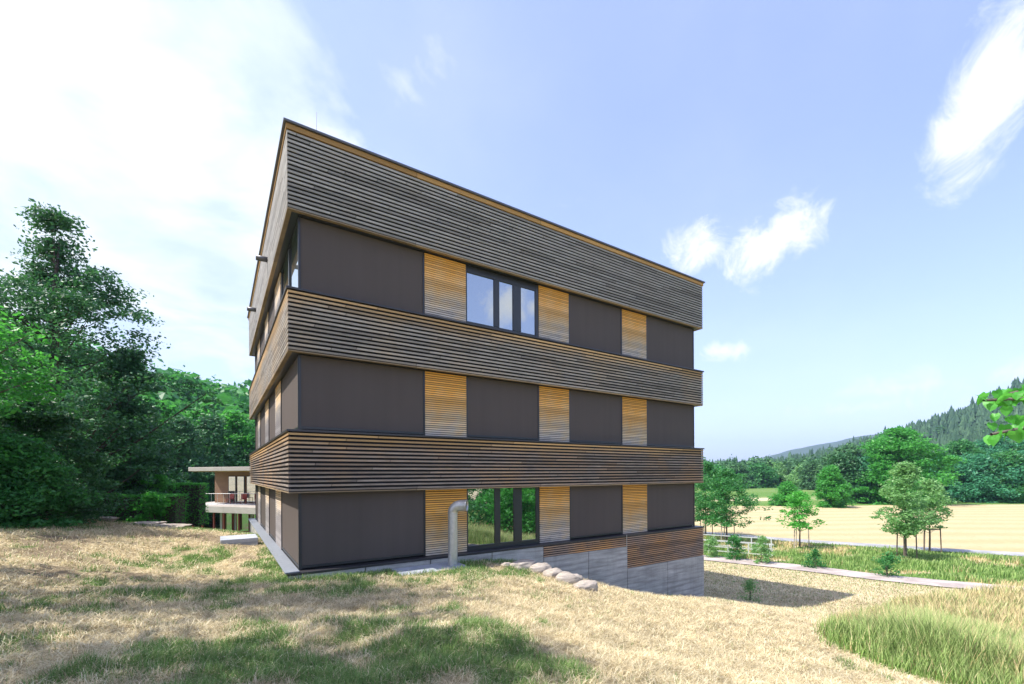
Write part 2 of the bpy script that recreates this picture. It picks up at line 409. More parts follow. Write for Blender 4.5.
# ground sheet
def ground_colour(g, gr, ba):
    p = g.pos()
    n1 = g.noise(p, 1.3, 6, .65); n2 = g.noise(p, 9, 5, .7); n3 = g.noise(g.mapv(p, (1, 1, 1)), 45, 3, .7)
    straw = g.mix(g.ramp(n2, [(.3, 0), (.7, 1)]), (.28, .21, .12), (.74, .635, .42))
    straw = g.mix(g.ramp(n1, [(.35, 0), (.65, 1)]), straw, (.64, .54, .35))
    n4 = g.noise(p, 3.3, 4, .6); straw = g.mix(g.math('MULTIPLY', g.ramp(n4, [(.52, 0), (.72, 1)]), .6), straw, (.23, .17, .085))
    straw = g.mix(g.math('MULTIPLY', g.ramp(g.noise(g.mapv(p, (1, 1, 1), (9, 4, 0)), 5.0, 4, .6), [(.55, 0), (.7, 1)]), .5), straw, (.20, .24, .08))
    green = g.mix(g.ramp(n2, [(.3, 0), (.7, 1)]), (.05, .13, .025), (.17, .29, .07))
    bare = g.mix(n2, (.10, .072, .048), (.26, .20, .13))
    e = g.math('ADD', gr, g.math('MULTIPLY', g.math('SUBTRACT', n2, .5), .9), clamp=True)
    c = g.mix(g.ramp(e, [(.3, 0), (.62, 1)]), straw, green)
    e2 = g.math('ADD', ba, g.math('MULTIPLY', g.math('SUBTRACT', n3, .5), .7), clamp=True)
    c = g.mix(g.ramp(e2, [(.3, 0), (.8, .8)]), c, bare)
    c = g.mix(g.math('MULTIPLY', g.ramp(n3, [(.42, 0), (.7, 1)]), .35), c, (.07, .052, .03))
    return c, n2, n3
def m_ground():
    m, t = nt('mown meadow ground'); g = G(t)
    c, a, b = ground_colour(g, g.attr('green'), g.attr('bare'))
    # faint mowing rows on the big field
    p = g.pos(); w = g.n('ShaderNodeTexWave', wave_type='BANDS', bands_direction='Y'); w.inputs['Scale'].default_value = .07; w.inputs['Distortion'].default_value = 5; w.inputs['Detail'].default_value = 3
    w.inputs['Detail Scale'].default_value = .6; g.l(p, w.inputs['Vector'])
    c = g.mix(g.math('MULTIPLY', g.attr('field'), .55), c, (.43, .345, .19))
    c = g.mix(g.math('MULTIPLY', w.outputs[1], g.math('MULTIPLY', g.attr('field'), .5)), c, (.36, .30, .14))
    g.out(c, .95, 0, g.math('ADD', a, b), .6, .05, .1); return m
MATS['ground'] = m_ground()
def m_blade(name, gcols, scols):
    m, t = nt(name); g = G(t)
    gr = g.attr('green'); tip = g.attr('tip')
    cg = g.ramp(g.rnd(), [(0, gcols[0]), (.5, gcols[1]), (1, gcols[2])])
    cs = g.ramp(g.rnd(), [(0, scols[0]), (.5, scols[1]), (1, scols[2])])
    c = g.mix(gr, cs, cg); c = g.mix(g.math('MULTIPLY', tip, g.math('MULTIPLY_ADD', gr, -.45, .85)), c, scols[2])
    p = g.n('ShaderNodeBsdfPrincipled'); g.l(c, p.inputs['Base Color']); p.inputs['Roughness'].default_value = .6; p.inputs['Specular IOR Level'].default_value = .2
    tr = g.n('ShaderNodeBsdfTranslucent'); g.l(c, tr.inputs[0]); mx = g.n('ShaderNodeMixShader'); mx.inputs[0].default_value = .3
    nn_ = g.noise(g.pos(), 2.6, 4, .6); hs_ = g.n('ShaderNodeHueSaturation'); g.l(g.math('MULTIPLY_ADD', g.ramp(nn_, [(.38, 0), (.62, 1)]), .36, .76), hs_.inputs['Value']); g.l(c, hs_.inputs['Color']); g.l(hs_.outputs[0], p.inputs['Base Color']); g.l(hs_.outputs[0], tr.inputs[0])
    g.l(p.outputs[0], mx.inputs[1]); g.l(tr.outputs[0], mx.inputs[2]); o = g.n('ShaderNodeOutputMaterial'); g.l(mx.outputs[0], o.inputs[0]); return m
MATS['blade'] = m_blade('mown straw and grass', ((.07, .19, .035), (.13, .27, .055), (.23, .36, .09)), ((.28, .20, .10), (.68, .56, .34), (.90, .81, .58)))
MATS['tall'] = m_blade('tall meadow grass', ((.09, .22, .04), (.17, .35, .07), (.31, .48, .13)), ((.42, .31, .13), (.64, .51, .25), (.84, .70, .42)))
MATS['path'] = m_concrete('pinkish gravel', (.40, .335, .305), (.56, .485, .445))
MATS['asph'] = m_concrete('pale asphalt lane', (.33, .33, .34), (.43, .43, .44))
MATS['hill'] = m_plain('forest floor', (.035, .06, .025), .95, 0, .4, .02)
MATS['rock'] = m_concrete('sandstone boulder', (.34, .29, .24), (.60, .53, .45))

LG = dict(
    dark=m_leaf('dark green leaves', (0.027, 0.104, 0.041), (0.048, 0.158, 0.056), (0.076, 0.234, 0.074), .25),
    mid=m_leaf('mid green leaves', (0.033, 0.156, 0.046), (0.057, 0.241, 0.060), (0.095, 0.328, 0.079), .35),
    bright=m_leaf('bright green leaves', (0.045, 0.230, 0.041), (0.076, 0.337, 0.056), (0.128, 0.459, 0.084), .45),
    light=m_leaf('light green leaves', (0.105, 0.266, 0.074), (0.194, 0.401, 0.131), (0.329, 0.551, 0.242), .4),
    blue=m_leaf('bluish green leaves', (0.034, 0.177, 0.090), (0.058, 0.261, 0.123), (0.095, 0.355, 0.159), .3),
    lime=m_leaf('lime green leaves', (0.066, 0.306, 0.039), (0.111, 0.445, 0.068), (0.189, 0.584, 0.117), .45),  # a lighter, yellower leaf green
    conifer=m_leaf('conifer needles', (0.033, 0.090, 0.047), (0.057, 0.133, 0.065), (0.091, 0.189, 0.086), .1, .7),
    wood=m_leaf('far wood leaves', (0.037, 0.122, 0.046), (0.060, 0.174, 0.060), (0.107, 0.244, 0.079), .2, .7),
)
BARK = m_bark('grey brown bark', (.13, .105, .085)); BARK2 = m_bark('dark bark', (.07, .055, .045))

# ------------------------------------------------------------------ ground
def build_ground():
    na = 420; a = np.linspace(-math.pi, math.pi, na, endpoint=False)
    # finer angles in front of the lens direction is not needed: even all round
    r = [0.0, .6]
    while r[-1] < 3600: r.append(r[-1] * 1.0165 + .045)
    r = np.array(r[1:]); nr = len(r)
    X = np.outer(r, np.sin(a)).ravel(); Y = np.outer(r, np.cos(a)).ravel()
    X = np.append(X, 0); Y = np.append(Y, 0)
    Z = gz(X, Y); g, b = cover(X, Y)
    u, v = loc_uv(X, Y)
    fld = ((path_side(X, Y, PATH2) > .5) & (Y < 88) & (np.hypot(X, Y) > 25)).astype(float)
    i = np.arange(nr - 1)[:, None] * na; k = np.arange(na)[None]; k2 = (k + 1) % na
    q = np.stack([i + k, i + na + k, i + na + k2, i + k2], -1).reshape(-1, 4)
    c = nr * na; tri = np.stack([np.full(na, c), np.arange(na), (np.arange(na) + 1) % na], -1)
    loops = np.concatenate([q.ravel(), tri.ravel()]); cnt = np.concatenate([np.full(len(q), 4), np.full(na, 3)])
    o = mesh_np('ground', np.stack([X, Y, Z], -1), loops[::1], cnt, MATS['ground'], None, True, dict(green=g, bare=b, field=fld))
    o.data.flip_normals()
    return tag(o, 'mown meadow of dry straw and green patches falling away to a flat field', kind='structure')
build_ground()

def ribbon(name, P, w, mat, lift, label, edge=.12):
    P = [Vector((p[0], p[1], 0)) for p in P]; pts = []
    for i in range(len(P) - 1):                     # smooth the line
        p0 = P[max(i - 1, 0)]; p1 = P[i]; p2 = P[i + 1]; p3 = P[min(i + 2, len(P) - 1)]
        for k in range(14):
            t = k / 14
            pts.append(.5 * ((2 * p1) + (p2 - p0) * t + (2 * p0 - 5 * p1 + 4 * p2 - p3) * t * t + (3 * p1 - p0 - 3 * p2 + p3) * t ** 3))
    pts.append(P[-1]); V_ = []; n = 7
    for i, p in enumerate(pts):
        d = (pts[min(i + 1, len(pts) - 1)] - pts[max(i - 1, 0)]).normalized(); s = Vector((-d.y, d.x, 0))
        for k in range(n):
            e = (k / (n - 1) * 2 - 1)
            ww = w / 2 + (mnoise.noise(Vector((i * .35, e * 9, 3))) * edge if abs(e) == 1 else 0)
            q = p + s * e * ww
            V_.append((q.x, q.y, e))
    A = np.array(V_); Z = gz(A[:, 0], A[:, 1]) + lift * (1 - .25 * A[:, 2] ** 2)
    ii = np.arange(len(pts) - 1)[:, None] * n; kk = np.arange(n - 1)[None]
    q = np.stack([ii + kk, ii + kk + 1, ii + n + kk + 1, ii + n + kk], -1).reshape(-1, 4)
    o = mesh_np(name, np.stack([A[:, 0], A[:, 1], Z], -1), q.ravel(), np.full(len(q), 4), mat, None, True)
    if o.data.polygons[0].normal.z < 0: o.data.flip_normals()
    return tag(o, label, kind='structure')
ribbon('path', PATH1, 2.5, MATS['path'], .07, 'pinkish gravel footpath curving below the building')
ribbon('lane', PATH2, 2.3, MATS['asph'], .07, 'grey lane along the near edge of the mown field')

def patch(name, zf, r0, r1, a0, a1, na, nr, mat, label):
    a = np.linspace(a0, a1, na); r = np.geomspace(r0, r1, nr)
    X = np.outer(r, np.sin(a)).ravel(); Y = np.outer(r, np.cos(a)).ravel(); Z = zf(X, Y)
    ii = np.arange(nr - 1)[:, None] * na; kk = np.arange(na - 1)[None]
    q = np.stack([ii + kk, ii + kk + 1, ii + na + kk + 1, ii + na + kk], -1).reshape(-1, 4)
    o = mesh_np(name, np.stack([X, Y, Z], -1), q.ravel(), np.full(len(q), 4), mat, None, True)
    if o.data.polygons[0].normal.z < 0: o.data.flip_normals()
    return tag(o, label, kind='structure')
patch('hill', hill_z, 200, 900, R(14), R(75), 120, 70, MATS['hill'], 'long wooded hill rising to the right of the valley')
patch('slope', slope_z, 60, 260, R(-75), R(14), 90, 40, MATS['hill'], 'wooded slope behind the trees on the left')
# far blue hill
def far_z(x, y):
    t = x / y; r = np.hypot(x, y)
    h = np.interp(t, [.38, .44, .50, .56, .62, .68, .74, .80, .9, 1.1, 1.4], [0, 18, 46, 84, 118, 140, 158, 172, 190, 160, 100])
    return FLAT - 3 + h * sstep(2150, 2600, r) + (fbm(x / 160, y / 160, 4, 3) - .5) * 26 * sstep(2150, 2500, r)
patch('hill', far_z, 2100, 3200, R(19), R(56), 200, 60, MATS['hill'], 'distant hill fading to blue')

# ------------------------------------------------------------------ the building
B = empty('office_building', (CX, CY, 0), TH)
tag(B, 'three storey timber clad building with dark slatted bands and brown blinds', 'building')
L_, W_, r_ = 16.0, 15.3, .27
bk = r_ + .06
core = MB().box(bk, L_ - bk, bk, W_ - bk, -.3, 10.2).build('wall', MATS['black'], B)
# solid parapet backing behind the slats, one per band
def band(name, z0, z1, mat, n):
    MB().ring(.11, L_ - .11, .11, W_ - .11, .24, z0 + .012, z0 + .0295).build('soffit', MATS['frame'], B)
    MB().ring(.055, L_ - .055, .055, W_ - .055, .3, z0 + .03, z1 - .005).build('backing', MATS['black'], B)
    s = MB(); p = (z1 - z0 - .02) / n
    for k in range(n):
        zz = z0 + .02 + (k + .28) * p
        s.ring(0, L_, 0, W_, .03, zz, zz + p * .46, ch=.01)
    s.build('slat_band', mat, B)
    MB().ring(.008, L_ - .008, .008, W_ - .008, .10, z0, z0 + .028).build('soffit', MATS['tan'], B)
band('b', 8.45, 10.28, MATS['slat2'], 18)
band('b', 5.16, 6.59, MATS['slat1'], 14)
band('b', 1.86, 3.29, MATS['slat0'], 14)
for z in (6.59, 3.29):
    bevel(MB().ring(-.03, L_ + .03, -.03, W_ + .03, r_ + .09, z + .003, z + .055).build('sill_flashing', MATS['anth'], B), .006)
MB().ring(-.02, L_ + .02, -.02, W_ + .02, .10, 10.285, 10.40).build('fascia_board', MATS['orange'], B)
bevel(MB().ring(-.075, L_ + .075, -.075, W_ + .075, .42, 10.403, 10.46).build('coping', MATS['coping'], B), .008)
MB().box(.2, L_ - .2, .2, W_ - .2, 10.2, 10.26).build('roof', MATS['coping'], B)
# vertical corner strips on the bands
for z0, z1 in ((8.48, 10.28), (5.19, 6.59), (1.89, 3.29)):
    for x, y in ((.02, .02), (L_ - .045, .02)): MB().box(x, x + .025, y, y + .025, z0, z1).build('corner_strip', MATS['black'], B)
# facades -------------------------------------------------------------------
def face_tf(side):
    """maps (a along, d outward depth inward, z) to building coordinates"""
    if side == 'front': return lambda a, d, z: (a, d, z)
    if side == 'left': return lambda a, d, z: (d, a, z)
    if side == 'right': return lambda a, d, z: (L_ - d, a, z)
    return lambda a, d, z: (a, W_ - d, z)
def fbox(mb, side, a0, a1, d0, d1, z0, z1):
    T = face_tf(side); p = T(a0, d0, z0); q = T(a1, d1, z1)
    mb.box(min(p[0], q[0]), max(p[0], q[0]), min(p[1], q[1]), max(p[1], q[1]), z0, z1); return mb
def blind(side, a0, a1, z0, z1, label=None):
    fabric = MB(); fbox(fabric, side, a0 + .045, a1 - .045, r_, r_ + .012, z0 + .10, z1)
    o = fabric.build('blind', MATS['blind'], B)
    for e0, e1 in ((a0 + .002, a0 + .043), (a1 - .043, a1 - .002)):
        rail = MB(); fbox(rail, side, e0, e1, r_ - .02, r_ + .055, z0 + .002, z1); rail.build('guide_rail', MATS['frame'], o)
    bar = MB(); fbox(bar, side, a0 + .045, a1 - .045, r_ - .012, r_ + .03, z0 + .04, z0 + .098)
    bar.build('bottom_bar', MATS['frame'], o)
def panel(side, a0, a1, z0, z1):
    m = MB(); n = 30; p = (z1 - z0) / n; T = face_tf(side)
    org = T(a0, r_, z0)
    for k in range(n):
        fbox(m, side, a0 + .004, a1 - .004, r_ - .028, r_, z0 + (k + .12) * p, z0 + (k + .80) * p)
    m.v = [(x - org[0], y - org[1], z - org[2]) for x, y, z in m.v]
    m.build('timber_panel', MATS['panel_left' if side == 'left' else 'panel'], B, loc=org)
    m = MB(); fbox(m, side, a0 + .002, a1 - .002, r_ + .002, r_ + .055, z0, z1)
    m.build('panel_backing', MATS['black'], B)
def window(side, a0, a1, z0, z1, mull, zt):
    f = MB(); d0, d1 = r_ - .005, r_ + .055
    fbox(f, side, a0, a0 + .05, d0, d1, z0, z1); fbox(f, side, a1 - .12, a1, d0, d1, z0, z1)
    fbox(f, side, a0 + .052, a1 - .122, d0 + .004, d1, z0, z0 + .15); 
    for b0, b1 in mull: fbox(f, side, b0, b1, d0 - .002, d1, z0 + .152, zt)
    fbox(f, side, a0 + .052, a1 - .122, d0 + .004, d1, zt + .002, z1)
    o = f.build('window', MATS['frame'], B); bevel(o, .006)
    edges = [a0 + .05] + [e for b in mull for e in b] + [a1 - .12]
    for k in range(0, len(edges), 2):
        g = MB(); fbox(g, side, edges[k] + .002, edges[k + 1] - .002, r_ + .028, r_ + .04, z0 + .15, zt); g.build('pane', MATS['glass'], o)
FZ = [(.01, 1.86), (3.35, 5.16), (6.65, 8.45)]
FU = [('b', .27, 3.46), ('p', 3.46, 4.75), ('b', 4.75, 7.42), ('p', 7.42, 8.70), ('b', 8.70, 11.31), ('p', 11.31, 12.67), ('b', 12.67, 15.73)]
FV = [('b', .27, 3.75), ('p', 3.75, 5.3), ('b', 5.3, 7.66), ('p', 7.66, 9.1), ('b', 9.1, 11.7), ('p', 11.7, 13.07), ('b', 13.07, 15.03)]
for s, (z0, z1) in enumerate(FZ):
    for side, seq in (('front', FU), ('left', FV), ('right', FV), ('back', FU)):
        for j, (k, a, b) in enumerate(seq):
            if k == 'p': panel(side, a, b, z0 + .002, z1 + .0)
            elif side == 'front' and j == 2 and s in (0, 2):
                window(side, a, b, z0, z1, [(5.73, 5.92), (6.43, 6.73)], z1 - (.21 if s == 2 else .02))
            elif side == 'left' and j == 0 and s == 2:
                window(side, a, b, z0, z1, [(1.9, 2.05)], z1 - .05)
            else: blind(side, a, b, z0, z1)
# ledge round the ground floor, plinth panels and the slats below the ledge
bevel(MB().ring(-.01, L_ + .01, -.01, W_ + .01, r_ + .2, -.055, .005).build('ledge', MATS['anth'], B), .006)
bevel(MB().box(-.07, r_ - .03, .02, W_, .008, .035).build('ledge_slab', MATS['ledge'], B), .006)
MB().box(.06, L_ - .06, .06, W_ - .06, -4.6, -.31).build('basement_wall', MATS['black'], B)
J = [.0, 1.75, 3.5, 5.46, 7.39, 9.34, 11.28, 13.58, 16.0]
for i in range(len(J) - 1):
    top = -.058 if J[i] < 7 else (-.42 if J[i] < 11 else -1.24)
    bevel(MB().box(J[i] + .012, J[i + 1] - .012, .0, .055, -4.6, top).build('concrete_panel', MATS['conc'], B), .006)
VJ = [.06, 3.8, 7.6, 11.4, 15.3]
for i in range(4):
    bevel(MB().box(L_ - .055, L_, VJ[i] + .008, VJ[i + 1] - .008, -4.6, -1.24 if i < 4 else -.06).build('concrete_panel', MATS['conc'], B), .006)
    bevel(MB().box(0.0, .055, VJ[i] + .008, VJ[i + 1] - .008, -4.6, -.058).build('concrete_panel', MATS['conc'], B), .006)
def low_slats(u0, u1, z0, z1, name='base_slats'):
    n = int(round((z1 - z0) / .074)); p = (z1 - z0) / n; m = MB()
    for k in range(n): m.box(u0, u1, .0, .03, z0 + (k + .25) * p, z0 + (k + .75) * p)
    m.build(name, MATS['slatb'], B)
    MB().box(u0, u1, .05, .12, z0, z1).build('backing', MATS['black'], B)
low_slats(7.40, 11.27, -.415, -.06)
low_slats(11.285, 16.0, -1.235, -.06)
m = MB(); n = 16; p = 1.175 / n
for k in range(n): m.box(L_ - .03, L_, .035, W_, -1.235 + (k + .25) * p, -1.235 + (k + .75) * p)
m.build('base_slats', MATS['slatb'], B)
# outlet spouts on the left parapet, lightning rods on the roof
for v_ in (4.95, 10.2):
    sp = MB().tube([(.1, v_, 9.25), (-.32, v_, 9.24)], .085, 14).build('overflow_spout', MATS['coping'], B, True)
for u_, h in ((.7, .75), (12.45, .35), (8.2, .3)):
    MB().tube([(u_, .35, 10.27), (u_, .35, 10.46 + h)], [.012, .006], 6).build('lightning_rod', MATS['galv'], B)
MB().tube([(11.2, -.035, -.5), (11.2, -.035, .02)], .012, 6).build('earthing_rod', MATS['galv'], B)

# ------------------------------------------------------------------ vent pipe on its slab
px, py = w2(3.93, -.5)
sl = empty('concrete_slab', (*w2(3.35, -.55), -.27), TH)
tag(sl, 'flat bluish concrete slab lying against the plinth under the vent pipe', 'slab')
bevel(MB().box(-.98, .85, -.42, .45, -.14, .12).build('slab', MATS['slab'], sl), .015, 2)
vp = empty('vent_pipe', (px, py, -.2), TH)
tag(vp, 'galvanised metal vent pipe with a bent hood standing before the timber panel', 'pipe')
MB().tube([(0, 0, 0.0), (0, 0, 1.46)], .128, 28, False).build('pipe', MATS['galv'], vp, True)
bevel(MB().tube([(0, 0, .0), (0, 0, .04)], .165, 28).build('collar', MATS['galv'], vp), .01)
m = MB()
for k, z in enumerate((.42, .93, 1.43)): m.tube([(0, 0, z), (0, 0, z + .035)], .134, 28, False)
m.build('seam_ring', MATS['galv'], vp, True)
EA = R(-42); ex, ey = math.cos(EA), math.sin(EA)
pts = []; rad = []
for k in range(9):
    t = k / 8 * R(84); h = .27 - .27 * math.cos(t); pts.append((h * ex * .85, h * ey * .85, 1.45 + .19 * math.sin(t))); rad.append(.132 + .002 * k)
e = MB().tube(pts + [(.38 * ex, .38 * ey, 1.645), (.39 * ex, .39 * ey, 1.645)], rad + [.152, .16], 28, False).build('elbow', MATS['galv'], vp, True)
e.modifiers.new('Solid', 'SOLIDIFY').thickness = .012
MB().tube([(.345 * ex, .345 * ey, 1.643), (.35 * ex, .35 * ey, 1.643)], .135, 24).build('dark_opening_disc', MATS['black'], vp)  # black disc put in for the shade inside the hood opening
sb = empty('concrete_slab', (*w2(-.75, 6.1), g1(*w2(-.75, 6.1)) + .02), TH)
tag(sb, 'small bluish concrete step slab beside the left wall of the building', 'slab')
bevel(MB().box(-.55, .5, -.55, .55, -.1, .16).build('slab', MATS['slab'], sb), .015, 2)

# ------------------------------------------------------------------ boulders
def boulder(x, y, z, s, seed, label, name='boulder', cat='boulder', group='boulders against the plinth', sq=(1, 1, 1), rz=0., mat='rock'):
    import bmesh
    bm = bmesh.new(); bmesh.ops.create_icosphere(bm, subdivisions=4, radius=1)
    for v in bm.verts:
        c = v.co.copy(); n = 1.3 * mnoise.fractal(c * 1.3 + Vector((seed * 7, 3, 1)), 1, 2, 5)
        cell = mnoise.cell(c * 1.6 + Vector((seed, 0, 0)))
        v.co = c * (1 + .22 * n + .04 * cell)
        v.co = Vector([math.copysign(abs(q) ** .8, q) for q in v.co])
    me = bpy.data.meshes.new(name); bm.to_mesh(me); bm.free()
    for p_ in me.polygons: p_.use_smooth = True
    me.materials.append(MATS[mat]); o = bpy.data.objects.new(name, me); COL.objects.link(o)
    o.location = (x, y, z); o.scale = (s * sq[0], s * sq[1], s * sq[2]); o.rotation_euler = (0, 0, rz)
    return tag(o, label, cat, group)
def ground_hit(X, Yp, d0=5, d1=60):
    d = pix_dir(X, Yp); t = np.linspace(d0, d1, 1500); z = gz(d[0] * t, t); k = np.argmax(ZC + d[2] * t < z)
    return (d[0] * t[k], t[k], float(z[k]))
BL = [(524, 568, .30, 'long pale boulder at the top of the row beside the plinth', (1.5, .8, .75)),
      (540, 572, .30, 'low pale boulder, second down the row beside the plinth', (1.3, .8, .75)),
      (554, 577, .28, 'rounded boulder in the middle of the row beside the plinth', (1.2, .8, .85)),
      (568, 583, .30, 'sloping boulder, fourth down the row beside the plinth', (1.4, .8, .85)),
      (585, 590, .27, 'white sunlit boulder at the lowest end of the row beside the plinth', (1.5, .8, .75)),
      (506, 566, .15, 'small stone half sunk in grass above the row of boulders', (1.2, .9, .7))]
for i, (bX, bY, s, lb, sq) in enumerate(BL):
    x, y, z = ground_hit(bX, bY); boulder(x, y, z + s * .12, s * .88, i + 1, lb, sq=sq, rz=TH + random.uniform(-.3, .3))
for i, (x, y, s, lb, sq) in enumerate(((-13.6, 17.6, .5, 'flat pale slab standing in for the sunlit road past the mown bank, nearest the hedge', (1.6, .8, .2)),
                                       (-14.6, 17.8, .45, 'flat pale slab standing in for the sunlit road past the bank, middle of three', (1.5, .8, .24)),
                                       (-16.1, 17.4, .42, 'pale slab standing in for the sunlit road past the bank, nearest the dark shrub', (1.6, .7, .3)))):
    boulder(x, y, g1(x, y) + .06, s, i + 11, lb, 'pale_patch_slab', 'stone', 'pale slabs standing in for a sunlit road', sq, random.uniform(0, .5))  # added pale slabs imitate a sunlit strip of road beyond the crest

# ------------------------------------------------------------------ leaves, trees, shrubs
def leaf_mesh(centers, size, normals=None, jitter=.35, aspect=.55, up=.3):
    """one folded pointed leaf (two triangles pairs) per centre"""
    n = len(centers)
    d = rng.normal(size=(n, 3)); d[:, 2] = d[:, 2] * .6 - .15; d /= np.linalg.norm(d, axis=1)[:, None]
    nn = rng.normal(size=(n, 3)); nn[:, 2] += up * 3
    if normals is not None: nn += normals * 1.2
    s = np.cross(d, nn); s /= np.maximum(np.linalg.norm(s, axis=1)[:, None], 1e-6)
    m = np.cross(s, d)
    L = (size * (1 + jitter * rng.normal(size=n)).clip(.4, 1.8))[:, None]
    w = L * aspect * .5
    p0 = centers - d * L * .5; p2 = centers + d * L * .5
    mid = centers + m * L * .08
    p1 = centers + s * w - m * L * .06 - d * L * .05; p3 = centers - s * w - m * L * .06 - d * L * .05
    V_ = np.stack([p0, p1, p2, p3], 1).reshape(-1, 3)
    b = np.arange(n)[:, None] * 4
    return V_, (b + np.array([[0, 1, 2, 3]])), np.full(n, 4)

def crown_points(h0, h1, rad, nc, per, shape, flat, seed, clump=.5, gap=.0, hollow=.55):
    """clump centres through an uneven envelope, then leaves round each clump"""
    r = np.random.default_rng(seed)
    C = []
    while len(C) < nc:
        t = r.random(); a = r.random() * 2 * math.pi
        env = shape(t) * rad
        lob = 1 + .28 * math.sin(a * 3 + seed + t * 5) * math.sin(t * 9 + a * 2 + seed * 2) + .16 * math.sin(a * 7 + t * 13 + seed)
        q = r.random() ** hollow
        rr = env * lob * q
        z = h0 + (h1 - h0) * t
        if gap and mnoise.noise(Vector((rr * math.cos(a) / rad * 2.4, rr * math.sin(a) / rad * 2.4, z / rad * 2.4 + seed))) < -gap: continue
        C.append((rr * math.cos(a), rr * math.sin(a), z - (rr / rad) * .12 * (h1 - h0) * .5))
    C = np.array(C)
    sz = clump * (.6 + .8 * r.random(len(C)))
    k = np.repeat(np.arange(len(C)), per)
    off = r.normal(size=(len(k), 3)); off /= np.linalg.norm(off, axis=1)[:, None]; off *= (r.random(len(k)) ** .45)[:, None]
    off[:, 2] *= flat
    return C, C[k] + off * sz[k][:, None], off

def shp_round(t): return math.sqrt(max(0, 1 - (2 * t - .85) ** 2 / 1.33)) if t < .99 else .15
def shp_ovoid(t): return max(.1, math.sin(math.pi * min(1, (t * .93 + .1))) ** .65 * (1 - .25 * t))
def shp_cone(t): return max(.05, (1 - t) ** .75 * min(1, .55 + t * 4))
def shp_tall(t): return max(.06, (min(1, t * 3.5 + .35)) * (1 - t ** 1.7) ** .9)
def shp_spire(t): return max(.04, min(1, ((1 - t) / .50) ** .8)) * min(1, .75 + t)
def shp_dome(t): return math.sqrt(max(0.02, 1 - t * t))
def shp_bush(t): return math.sqrt(max(.02, 1 - (t * 1.0) ** 2.4)) * (.85 + .15 * t)

def make_tree(name, loc, H, h0, rad, nc, per, lsize, shape, mat, label, cat='tree', group=None, bark=BARK, tr=.18, flat=.55, clump=.6,
              gap=.0, seed=1, limbs=40, hollow=.55, lean=(0, 0), rz=0., multi=1, up=.3, subs=True):
    root = empty(name, loc, rz); tag(root, label, cat, group)
    C, P, off = crown_points(h0, H, rad, nc, per, shape, flat, seed, clump, gap, hollow)
    s = P[:, 2:3] / H; P = P + np.concatenate([s * lean[0], s * lean[1], s * 0], 1)
    V_, q, c = leaf_mesh(P, lsize, off / np.maximum(np.linalg.norm(off, axis=1)[:, None], 1e-5), up=up)
    mesh_np('crown', V_, q.ravel(), c, mat, root)
    m = MB(); r = random.Random(seed)
    for k in range(multi):
        ax, ay = (0, 0) if multi == 1 else (r.uniform(-.25, .25) * rad, r.uniform(-.25, .25) * rad)
        pts = [];
        top = H * (.93 if multi == 1 else r.uniform(.5, .8))
        for i in range(9):
            t = i / 8
            pts.append((ax * t + (lean[0] * t) + r.uniform(-.012, .012) * H * t, ay * t + lean[1] * t + r.uniform(-.012, .012) * H * t, -.25 + (top + .25) * t))
        rad_ = [tr * (1.35 if i == 0 else 1) * (1 - .93 * (i / 8)) ** .8 for i in range(9)]
        m.tube(pts, rad_, 9)
    idx = list(range(len(C))); r.shuffle(idx)
    for i in idx[:limbs]:
        cx, cy, cz = C[i]; cx += lean[0] * cz / H; cy += lean[1] * cz / H
        zb = max(h0 * .75, cz - math.hypot(cx, cy) * r.uniform(.45, .9)); zb = min(zb, H * .85)
        t = (zb + .25) / (H * .93 + .25); bx, by = lean[0] * t, lean[1] * t
        a = Vector((bx, by, zb)); b = Vector((cx, cy, cz)); md = (a + b) / 2 + Vector((0, 0, -.06 * (b - a).length))
        rr = tr * .38 * max(.18, 1 - t)
        m.tube([a, md, b], [rr, rr * .6, rr * .2], 5, False)
    m.build('trunk', bark, root, True)
    return root

def copy_tree(root, loc, rz, sc, label=None, group=None):
    c = root.copy(); COL.objects.link(c); c.location = loc; c.rotation_euler = (0, 0, rz); c.scale = sc
    if label: c['label'] = label
    if group: c['group'] = group
    for ch in [o for o in bpy.data.objects if o.parent == root]:
        k = ch.copy(); COL.objects.link(k); k.parent = c
    return c

# --- the tall trees on the left
def on(x, y, d=.05): return (x, y, g1(x, y) - d)
make_tree('deciduous_tree', on(-22.0, 21.5), 15.5, 1.0, 4.6, 600, 80, .16, shp_spire, LG['dark'], 'tall dark tree with see-through layered boughs rising highest at the left edge',
          seed=4, flat=.28, clump=.9, tr=.30, limbs=170, gap=.04, hollow=.6, group=None, bark=BARK2)
make_tree('deciduous_tree', on(-20.6, 24.0), 10.5, .6, 2.6, 260, 90, .18, shp_tall, LG['dark'], 'lower dark tree filling the gap between the tallest tree and the hedge',
          seed=14, flat=.35, clump=.85, tr=.2, limbs=80, gap=.1, bark=BARK2)
make_tree('deciduous_tree', on(-17.2, 12.2), 7.0, .8, 3.4, 330, 90, .15, shp_round, LG['bright'], 'bright green sunlit tree reaching in from the left edge before the tall dark tree',
          seed=9, flat=.4, clump=.75, tr=.22, limbs=90, gap=.1)
make_tree('shrub', on(-15.4, 13.7), 2.7, .05, 1.6, 260, 90, .11, shp_bush, LG['mid'], 'low drooping dark shrub at the left edge of the mown bank', 'shrub', seed=5, flat=.4, clump=.42, tr=.07, limbs=40, multi=5, bark=BARK2)
make_tree('shrub', on(-16.6, 15.6), 4.2, .05, 2.2, 260, 90, .12, shp_bush, LG['dark'], 'taller dark shrub behind the drooping one on the bank', 'shrub', seed=6, flat=.4, clump=.5, tr=.07, limbs=40, multi=4, bark=BARK2)
